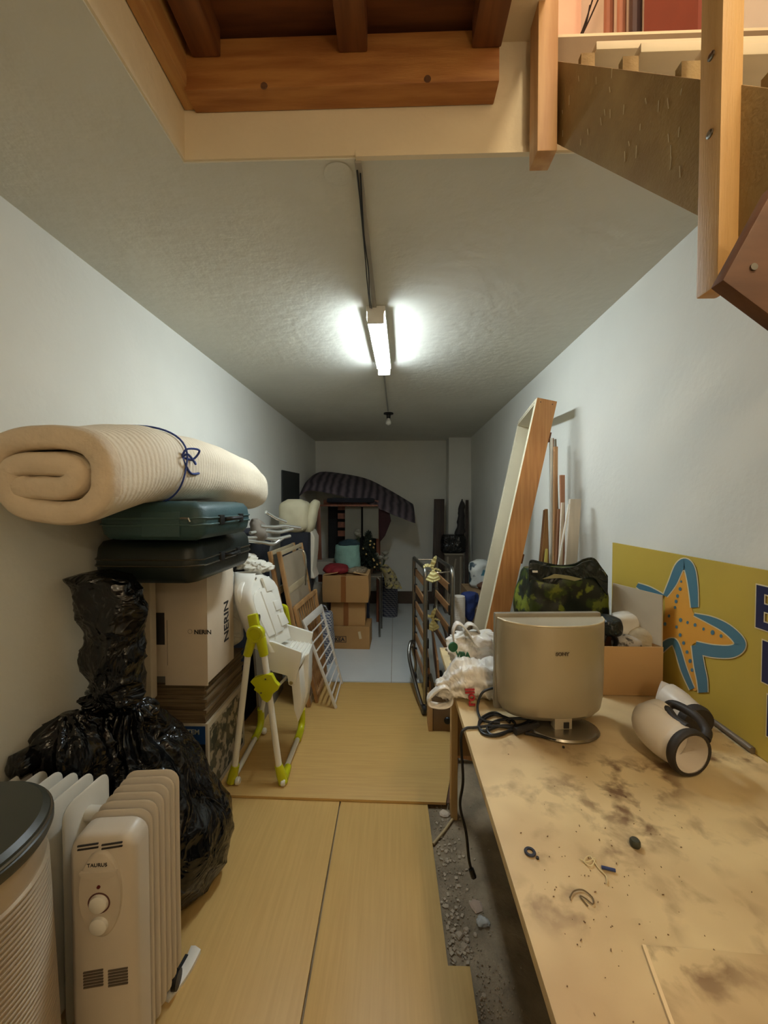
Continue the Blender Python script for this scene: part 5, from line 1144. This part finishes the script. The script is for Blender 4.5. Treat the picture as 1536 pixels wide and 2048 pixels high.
# lying sack: built along x
xa, xb = at(872,1380,y=yb2).x, at(1000,1380,y=yb2).x; zc_ = at(930,1372,y=yb2).z
rings = []; nn = 34
for i in range(nn+1):
    k = i/nn; x_ = xa+(xb-xa)*k; r_ = .012 + .046*min(1, (k/.35))**.8; rz_ = r_*1.0
    if k > .92: r_ *= 1-(k-.92)*5; rz_ *= 1-(k-.92)*5
    cz = max(ZD+.003+rz_, zc_) if x_ > XD else zc_ - .004*(1-k)
    cz = max(cz, ZD+.002+rz_) if x_ > XD-.02 else cz
    ring = []
    for j in range(40):
        a = 2*PI*j/40; q_ = V((x_*16, math.cos(a)*1.3, math.sin(a)*1.3)); d_ = noise.noise(q_)*.012 + (1-abs(noise.noise(q_*2.3)))**5*.016 + .012*(1-k)*math.sin(a*9+2*noise.noise(V((k*4, 0, 7))))*min(1, k*3)
        ring.append((x_+.004*noise.noise(q_*3), yb2+(r_*1.15+d_)*math.cos(a), max(cz+(rz_+d_)*math.sin(a), ZD+.002 if x_ > XD-.03 else -9)))
    rings.append(ring)
MB().loft(rings).build('sack', M_FILM, t, smooth=True, angle=180)
LP = crv([at(x, y_, y=yb2-.03) for x, y_ in ((884,1372),(868,1384),(857,1396),(859,1407),(873,1411),(890,1411),(902,1404),(903,1388),(896,1374))], 6, True)
rings = []
for i, p_ in enumerate(LP):
    tg = (LP[(i+1) % len(LP)]-LP[i-1]).normalized(); s_ = V((0,1,0)); n_ = tg.cross(s_).normalized()
    rings.append([p_+s_*.045*math.cos(a)*.5+n_*.006*math.sin(a) for a in [2*PI*k/8 for k in range(8)]])
MB().loft(rings, False, True).build('handle', M_FILM, t, smooth=True, angle=180)
MB().prism([at(x, y_, y=yb2+.005) for x, y_ in ((862,1396),(890,1384),(900,1390),(892,1406),(866,1408))], (0,.004,0)).build('inside', mat('bag_inside', (120,104,84), .8), t)
text('lettering', 'roll', .045, at(950,1412, y=yb2-.084), (-.05,0,1), (-1,0,-.05), mat('red_print', (176,48,52), .5), t, depth=.003, bold=.0008)
# ------------------------------------------------------------------ printed shopping bag and open carton behind the television
yg = 1.655
t = thing('shopping_bag', 'dark green shopping bag printed with leaves behind the television', 'bag', (.67, yg, ZD))
M_GRN = patches('broccoli_print', (26,34,26), [(56,72,24), (112,122,38)], 15, .35, .535)
M_GRN2 = crinkle('dark_handle_film', (22,30,30), .35, 16, .5)
poly = [(1040,1222),(1058,1200),(1058,1145),(1060,1128),(1085,1128),(1150,1134),(1190,1122),(1216,1155),(1219,1205),(1213,1224)]
xl, xr_ = at(1052,1180,y=yg).x, at(1216,1180,y=yg).x; zt_ = at(1130,1132,y=yg).z; xc, rw_ = (xl+xr_)/2, (xr_-xl)/2
lump([(ZD+.001, xc, yg+.06, rw_*.8, .07), (ZD+.02, xc, yg+.06, rw_*.98, .10), (ZD+.2, xc-.01, yg+.05, rw_*1.04, .10), (zt_-.13, xc-.005, yg+.05, rw_*1.02, .10), (zt_-.05, xc, yg+.05, rw_*.97, .09), (zt_-.02, xc, yg+.05, rw_*.90, .075)], 64, 40, .014, 9, None, 111, 5).build('sack', M_GRN, t, smooth=True, angle=180)
top_ = [(1058,1140),(1062,1126),(1086,1130),(1120,1136),(1150,1133),(1168,1124),(1188,1122),(1203,1140),(1216,1158)]
for dy_, s_ in ((-.045, 0), (.12, -6)):
    P_ = [at(x, y_+s_, y=yg+dy_) for x, y_ in top_]
    rings = [[p_, p_+V((0,.006,0)), p_+V((0,.006,-.07)), p_+V((0,0,-.07))] for p_ in crv(P_, 4)]
    MB().loft(rings).build('rim', M_GRN2, t, smooth=True, angle=60)
MB().prism([at(x, y_, y=yg-.055) for x, y_ in ((1085,1158),(1110,1148),(1140,1152),(1165,1158),(1150,1162),(1120,1156))], (0,.004,0)).build('inside_edge', mat('pale_inside', (150,146,110), .4), t)
MB().obox(at(1070,1143,y=yg-.05), (.02, .006, .008)).build('tag', M_WHITE, t)
# carton
p0 = at(1208,1395, z=ZD); p1 = at(1326,1393, z=ZD); yc0 = p1.y
t = thing('open_carton', 'open cardboard box of odds and ends in the corner of the table', 'box', (.88, yc0+.1, ZD))
zf = at(1290,1294,y=yc0).z; yc1 = yc0+.20; x0 = at(1196,1340,y=yc0).x; xR = min(at(1326,1340,y=yc0).x, .985); bx = at(1225,1200,y=yc1).x
MB().box(x0, xR, yc0, yc0+.004, ZD+.002, zf).build('front', M_CARDL, t)
MB().prism([(x0, yc1, ZD+.002), (bx, yc1, ZD+.002), (bx, yc1, zf+.03), (x0, yc1, zf+.03)], (0,.004,0)).build('back', M_CARD, t)
MB().box(x0, x0+.004, yc0+.005, yc1-.001, ZD+.002, zf).build('side', M_CARD, t)
MB().prism([(xR, yc0+.004, ZD+.002), (bx, yc1, ZD+.002), (bx, yc1, zf), (xR, yc0+.004, zf)], (-.004,0,0)).build('side', M_CARD, t)
MB().prism([(x0+.004, yc0+.005, ZD+.001), (xR-.006, yc0+.005, ZD+.001), (bx-.006, yc1-.001, ZD+.001), (x0+.004, yc1-.001, ZD+.001)], (0,0,.004)).build('bottom', M_CARD, t)
MB().prism([(xR, yc0+.004, zf+.001), (bx, yc1, zf+.001), (bx+.004, yc1, at(1226,1166,y=yc1).z), (xR+.003, yc0+.01, at(1328,1192,y=yc0).z)], (-.004,0,0)).build('flap', mat('grey_inside_card', (190,176,152), .8, var=.06), t)
# odds and ends in it, one by one
def odd(name, lab, cat, px, py, y_, prof_w, h, m, seed, ry=.03):
    c_ = at(px, py, y=y_); o_ = lump([(c_.z-h/2, c_.x, c_.y, prof_w*.3, ry*.3), (c_.z-h*.35, c_.x, c_.y, prof_w*.9, ry*.9), (c_.z, c_.x, c_.y, prof_w, ry), (c_.z+h*.35, c_.x, c_.y, prof_w*.85, ry*.85), (c_.z+h/2, c_.x, c_.y, prof_w*.2, ry*.2)], 30, 18, .008, 18, None, seed).build(name, m, smooth=True, angle=180); return tag(o_, lab, cat)
odd('white_jar', 'white rounded jar lying in the open carton', 'jar', 1250, 1248, yc0+.13, .055, .10, M_WHITE, 1, .045)
odd('cloth_scrap', 'crumpled pale cloth at the right in the open carton', 'cloth', 1285, 1275, yc0+.09, .055, .09, mat('beige_scrap', (190,174,144), .9, var=.25, vscale=20, bump=.4), 2, .05)
odd('cloth_scrap', 'grey mottled cloth in the middle of the open carton', 'cloth', 1252, 1286, yc0+.07, .05, .06, patches('mottled_scrap', (176,168,156), [(90,84,78)], 30, .9), 3, .045)
odd('rag', 'black rag draped between the green bag and the open carton', 'rag', 1214, 1250, yc0+.06, .045, .075, M_GRN2, 4, .06)
c_ = at(1222,1284,y=yc0+.04); o = MB().tube(crv([c_+V((-.03,0,.0)), c_+V((-.02,0,.025)), c_+V((.0,0,.028)), c_+V((.018,.0,.01)), c_+V((.02,.01,-.02))], 6), .008, 8).build('cable_loop', M_BLACK, smooth=True); tag(o, 'black loop of cable sticking up in the open carton', 'cable')
pq = at(1042,1230,y=1.80).x; o = MB().hexa([(pq,1.80,ZD+.001), (pq+.06,1.80,ZD+.001), (pq+.06,1.808,ZD+.001), (pq,1.808,ZD+.001), at(1060,1175,y=1.82), at(1076,1168,y=1.82), at(1076,1168,y=1.828), at(1060,1175,y=1.828)]).build('pink_card', mat('pinkish_card', (206,170,146), .7, var=.1)); tag(o, 'pinkish card standing between the door frame and green bag', 'card')
# ------------------------------------------------------------------ yellow sign with the starfish
XS = 1.003
sg = thing('yellow_sign', 'yellow sign board with a blue starfish leaning on the right wall', 'sign', (XS, .9, ZD))
M_SGN = mat('sign_yellow', (194,166,70), .45, var=.06, vscale=2)
sp_ = lambda px, py, d_=0: at(px, py, x=XS-.001-d_)
tl = at(1225,1085, x=XS); tz = tl.z
MB().box(XS, XS+.008, -.25, tl.y, ZD+.002, tz).build('board', M_SGN, sg)
M_SB = mat('sign_blue', (78,120,138), .45); M_SW = mat('sign_white', (222,206,170), .5); M_SO = mat('sign_orange', (222,158,62), .5); M_NV = mat('sign_navy', (34,36,72), .45)
def flat(name, pts, d_, m, n=6, closed=True):
    P_ = crv([V((x, y_, 0)) for x, y_ in pts], n, True) if n else [V((x, y_, 0)) for x, y_ in pts]
    return MB().prism([sp_(q_.x, q_.y, d_) for q_ in P_], (.0006, 0, 0)).build(name, m, sg)
body = [(1330,1192),(1345,1180),(1362,1148),(1368,1145),(1378,1170),(1386,1225),(1420,1246),(1450,1265),(1474,1283),(1450,1290),(1390,1286),(1386,1310),(1396,1372),(1384,1378),(1366,1330),(1350,1284),(1318,1300),(1300,1290),(1328,1240)]
flat('star_body', body, .0008, M_SO, 4)
def stroke(name, pts, ws, d_, m):
    """Brush stroke: centre line in photo pixels with half widths."""
    P_ = crv([V((x, y_, w)) for (x, y_), w in zip(pts, ws)], 6); Lp, Rp = [], []
    for i, q_ in enumerate(P_):
        tg = P_[min(i+1, len(P_)-1)]-P_[max(i-1, 0)]; tg.z = 0; tg.normalize(); n_ = V((-tg.y, tg.x, 0)); Lp.append(q_+n_*q_.z); Rp.append(q_-n_*q_.z)
    mbx = MB()
    for i in range(len(P_)-1): mbx.add([sp_(v.x, v.y, d_) for v in (Lp[i], Lp[i+1], Rp[i+1], Rp[i])], [(0,1,2,3)])
    return mbx.build(name, m, sg)
strokes = [([(1274,1170),(1298,1182),(1326,1194)], [4,8,5]), ([(1330,1192),(1345,1165),(1358,1135),(1370,1126),(1380,1140),(1386,1175),(1389,1215)], [4,8,9,9,10,9,7]), ([(1388,1229),(1420,1240),(1450,1255),(1474,1276),(1480,1292),(1462,1303),(1425,1302),(1390,1294)], [2,7,9,10,11,12,12,11]), ([(1392,1290),(1398,1330),(1404,1360),(1406,1385)], [9,10,10,9]), ([(1384,1378),(1368,1340),(1352,1290),(1340,1284),(1318,1300)], [5,6,6,7,9])]
for i, (pts, ws) in enumerate(strokes): stroke('star_halo', pts, [w+2.2 for w in ws], .0012+.0001*i, M_SW)
for i, (pts, ws) in enumerate(strokes): stroke('star_outline', pts, ws, .0018+.0001*i, M_SB)
for px, py, r_ in ((1362,1163,2),(1360,1178,3),(1355,1192,3),(1352,1203,3),(1350,1215,2.6),(1361,1240,3.4),(1375,1245,2.6),(1390,1250,3),(1407,1258,2.6),(1425,1265,4),(1442,1272,3),(1353,1254,2.6),(1360,1270,3),(1367,1286,3),(1374,1304,3),(1380,1322,3.4),(1384,1340,3),(1338,1232,2.6),(1330,1248,3)):
    MB().add([sp_(px+r_*math.cos(a), py+r_*1.25*math.sin(a), .0018) for a in [2*PI*k/12 for k in range(12)]], [tuple(range(12))]).build('star_dot', M_SB, sg)
for ch, y0p, y1p, pxl in (('E', 1168, 1250, 1506), ('R', 1278, 1358, 1518), ('I', 1386, 1466, 1528)):
    a_, b2 = sp_(pxl, y1p, .002), sp_(pxl, y0p, .002); hgt = (b2-a_).length/.7
    a_.y = b2.y = (a_.y+b2.y)/2
    text('letter_edge', ch, hgt, a_+V((.0006,0,0)), (0,-1,0), (0,0,1), M_SW, sg, bold=.0065, depth=.0002)
    text('letter', ch, hgt, a_, (0,-1,0), (0,0,1), M_NV, sg, bold=.003, depth=.0004)

# ------------------------------------------------------------------ white elbow pipe with dark rim
M_EL = mat('white_elbow_plastic', (226,214,198), .4, var=.04); M_DK = mat('dark_rubber', (44,38,34), .55)
e = thing('elbow_pipe', 'white elbow shaped pipe with a dark rim and handle on the work table', 'pipe', tuple(at(1370,1520, z=ZD)))
r_ = .055
oc = at(1383,1508, z=ZD+r_+.006); ax = V((.16, -.80, -.02)).normalized()
p_in = [oc, oc-ax*.035, oc-ax*.07+V((-.004,.0,.002)), oc-ax*.095+V((-.004,.008,.008)), oc-ax*.105+V((.012,.016,.014)), oc-ax*.10+V((.04,.03,.018))]
MB().tube(crv(p_in, 6), [.054]*8+[.056]*8+[.056]*8+[.052]*6+[.03], 28, cap=False).build('pipe', M_EL, e, smooth=True, angle=60)
MB().tube(crv([oc+ax*.001, oc-ax*.03, oc-ax*.06], 4), .0495, 28, cap=False).build('pipe_lining', M_EL, e, smooth=True)
MB().lathe([(.0, -.055), (.049, -.055)], oc, ax, 28, cap=False).build('pipe_bottom', M_EL, e)
MB().lathe([(.0495, .003), (.056, .004), (.060, -.002), (.060, -.013), (.057, -.018), (.053, -.017)], oc, ax, 36, cap=False).build('rim', M_DK, e, smooth=True, angle=40)
hA, hB = oc-ax*.015+V((.048,.0,.03)), oc-ax*.11+V((.05,.02,.045))
MB().tube(crv([hA, hA+V((.018,.02,.012)), (hA+hB)/2+V((.024,.0,.022)), hB+V((.012,-.005,.016)), hB+V((-.012,.0,-.005))], 7), .012, 12).build('grip', M_DK, e, smooth=True)
MB().tube(crv([hB+V((-.01,0,0)), hB+V((-.02,-.03,.012)), hB+V((-.022,-.06,.004)), hA+V((-.03,.02,.018))], 6), .011, 10).build('grip', M_DK, e, smooth=True)
e2 = thing('elbow_pipe', 'second white pipe piece lying behind, against the open carton', 'pipe', tuple(at(1355,1400, z=ZD)))
q0, q1 = at(1336,1366, y=1.27), at(1392,1392, y=1.16); q0.z = ZD+.066; q1.z = ZD+.05
MB().tube(crv([q0+V((-.02,.02,.006)), q0, q0.lerp(q1,.5)+V((0,0,.004)), q1], 6), [.02]+[.04]*5+[.046]*6+[.044]*6+[.04], 24).build('pipe', M_EL, e2, smooth=True, angle=70)
MB().lathe([(.035, -.012), (.048, -.012), (.050, 0), (.046, .012), (0, .014)], q1, (q1-q0), 28).build('collar', M_DK, e2, smooth=True, angle=40)
o = MB().tube([at(1425,1440, z=ZD+.013), at(1506,1501, z=ZD+.011)], .0095, 12).build('grey_rod', mat('grey_rod', (110,98,80), .45, metal=.2), smooth=True, angle=50); tag(o, 'grey rod lying on the table below the starfish sign', 'rod')
# ------------------------------------------------------------------ small things on the table
c_ = at(1060,1706, z=ZD)
o = MB().lathe([(.006, 0), (.0105, 0), (.0115, .0015), (.0105, .003), (.006, .003), (.006, 0)], (c_.x, c_.y, ZD+.001), (0,0,1), 24, cap=False).build('rubber_washer', mat('dark_blue_rubber', (40,42,56), .5), smooth=True, angle=40); tag(o, 'small dark washer near the left edge of the work table', 'washer')
c_ = at(1270,1692, z=ZD)
o = MB().lathe([(0, 0), (.009, 0), (.0102, .003), (.0098, .010), (.0075, .013), (0, .0135)], (c_.x, c_.y, ZD+.001), (0,0,1), 24).build('bottle_cap', mat('dark_green_cap', (58,58,44), .5), smooth=True, angle=40); tag(o, 'dark round cap standing on the work table', 'cap')
o = MB().tube([at(1203,1734, z=ZD+.004), at(1231,1741, z=ZD+.004)], .0028, 8).build('blue_stub', mat('blue_plastic', (40,58,110), .5), smooth=True); tag(o, 'short blue plastic stub on the work table', 'stub')
o = MB().tube(crv([at(x, y_, z=ZD+.003) for x, y_ in ((1160,1718),(1175,1724),(1190,1716),(1182,1732),(1168,1722),(1180,1712),(1196,1735),(1212,1752),(1214,1768))], 6), .0012, 6).build('pale_twine', mat('pale_twine', (214,196,150), .8), smooth=True); tag(o, 'tangle of pale twine beside the blue stub', 'twine')
o = MB().tube(crv([at(x, y_, z=ZD+.003) for x, y_ in ((1140,1795),(1148,1782),(1166,1780),(1185,1795),(1186,1808),(1170,1796),(1160,1792),(1176,1812))], 6), .0011, 6).build('thin_wire', mat('dull_wire', (110,92,64), .6), smooth=True); tag(o, 'thin dark wire loop on the work table', 'wire')
random.seed(11)
cr = MB()
for i in range(120):
    k = random.random(); px = random.gauss(1190, 95); py = random.gauss(1790, 110)
    if random.random() < .3: px, py = random.uniform(1000, 1480), random.uniform(1500, 2000)
    if px < 985+(py-1480)*.3: continue
    p_ = at(px, py, z=ZD+.001); s_ = random.uniform(.0005, .0014); cr.obox(p_+V((0,0,s_/2)), (s_*random.uniform(1,3), s_, s_), Matrix.Rotation(random.random()*3, 3, 'Z'))
tag(cr.build('table_crumbs', mat('crumb_brown', (128,98,66), .9, var=.3)), 'brown crumbs and grit scattered on the work table', 'grit', kind='stuff')
for px, py, s_, lb in ((1127,1496,.0035,'dark speck on the table near the television stand'), (1075,1718,.003,'tiny dark nut beside the small washer')):
    p_ = at(px, py, z=ZD); o = MB().lathe([(0,0),(s_,0),(s_,s_),(0,s_*1.3)], (p_.x, p_.y, ZD+.001), (0,0,1), 8).build('small_nut', M_PRINT, smooth=True); tag(o, lb, 'nut')

# ================================================================== under the table: glass, rubble
ya = .95
g0 = at(985,1640, z=.42)
M_GLS = mat('dusty_glass', (62,72,66), .2, var=.2)
o = MB().hexa([(.50,1.0,-.005),(.505,1.0,-.005),(.505,1.62,-.005),(.50,1.62,-.005),(.545,1.0,.46),(.55,1.0,.46),(.55,1.62,.46),(.545,1.62,.46)]).build('glass_pane', M_GLS); tag(o, 'dusty glass pane leaning under the work table', 'glass pane')
tag(MB().tube([(.46,.96,.0), (.46,1.6,.25)], .003, 6).build('white_rod', mat('white_rod', (200,196,184), .5), smooth=True), 'thin white rod by the glass under the work table', 'rod')
zf_ = -.006
def rock(name, lab, cat, px, py, s_, m, seed, fl_=1.):
    p_ = at(px, py, z=zf_+.004); mbx = MB(); random.seed(seed); n_ = 7
    top = [(p_.x+s_*random.uniform(.6,1)*math.cos(2*PI*k/n_), p_.y+s_*random.uniform(.6,1)*math.sin(2*PI*k/n_)) for k in range(n_)]
    mbx.loft([[(x, y_, zf_+.0005) for x, y_ in top], [(p_.x+(x-p_.x)*1.02, p_.y+(y_-p_.y)*1.02, zf_+s_*.25*fl_) for x, y_ in top], [(p_.x+(x-p_.x)*.7, p_.y+(y_-p_.y)*.7, zf_+s_*.5*fl_*random.uniform(.8,1.1)) for x, y_ in top]])
    return tag(mbx.build(name, m, bevel=0), lab, cat)
M_PLA = mat('plaster_chunk', (206,188,168), .9, var=.15, bump=.3); M_STO = mat('rubble_stone', (190,172,148), .9, var=.25)
rock('plaster_chunk', 'flat pinkish plaster chunk on the concrete beside the boards', 'rubble', 953, 1812, .034, mat('pink_plaster_chunk', (180,156,136), .9, var=.1), 1, .35)
rock('stone_block', 'pale broken block at the end of the concrete strip', 'rubble', 889, 1628, .03, M_PLA, 2, .8)
for i, (px, py, s_) in enumerate(((918,1870,.016), (935,1880,.012), (932,1858,.012), (928,1893,.018), (950,1868,.010), (895,1722,.012), (892,1702,.010), (934,1778,.008), (883,1804,.009), (968,1990,.010))):
    rock('rubble_stone', ['pale rubble stone, the nearest of the cluster by the plaster chunk', 'small pale stone right of the nearest rubble stone', 'pale stone at the top of the rubble cluster', 'flat pale stone below the rubble cluster', 'tiny stone at the right of the rubble cluster', 'whitish stone by the board edge near the twig', 'rounded stone beside the whitish stone', 'single pebble above the plaster chunk', 'pinkish pebble touching the board edge', 'pebble near the bottom of the concrete strip'][i], 'stone', px, py, s_, M_STO, 20+i)
p0_, p1_ = at(866,1690, z=0.0), at(905,1640, z=0.0)
o = MB().tube([p0_+V((0,0,.004)), p0_.lerp(p1_,.5)+V((.004,0,.005)), p1_+V((0,0,.004))], .0055, 8).build('pale_stick', mat('pale_stick', (196,172,128), .7), smooth=True); tag(o, 'pale stick lying on the concrete by the boards', 'stick')
o = lump([(zf_+.0005, 0, 0, .02, .015), (zf_+.006, 0, 0, .024, .02), (zf_+.016, 0, 0, .018, .014), (zf_+.02, 0, 0, .004, .004)], 24, 10, .012, 60, None, 9).build('film_scrap', mat('clear_film_scrap', (220,220,216), .08, alpha=.55), smooth=True, angle=180); p_ = at(966,1846, z=zf_); o.location = (p_.x, p_.y, 0); tag(o, 'shiny scrap of clear film on the concrete', 'film')
random.seed(5); rb = MB()
for i in range(520):
    py = random.uniform(1612, 2046); e_ = 858+(py-1605)*.118 if py < 1930 else 950; px = e_+abs(random.gauss(0, 38))+3
    p_ = at(px, py, z=zf_+.001)
    if p_.x > .6: continue
    s_ = random.uniform(.0009, .0036)*(1.5 if random.random() < .1 else 1); rb.obox(p_+V((0,0,s_*.4)), (s_*1.4, s_, s_), Euler((random.random()*3, random.random()*3, random.random()*3)).to_matrix())
for i in range(110):
    py = random.uniform(1615, 1930); e_ = 858+(py-1605)*.118; px = e_+abs(random.gauss(0, 26))+6; p_ = at(px, py, z=zf_+.001)
    s_ = random.uniform(.004, .011); rb.obox(p_+V((0,0,s_*.16)), (s_*1.3, s_, s_*.35), Euler((random.uniform(-.3,.3), random.uniform(-.3,.3), random.random()*3)).to_matrix())
tag(rb.build('rubble_grit', M_STO), 'fine pale rubble and grit along the bare concrete strip', 'grit', kind='stuff')
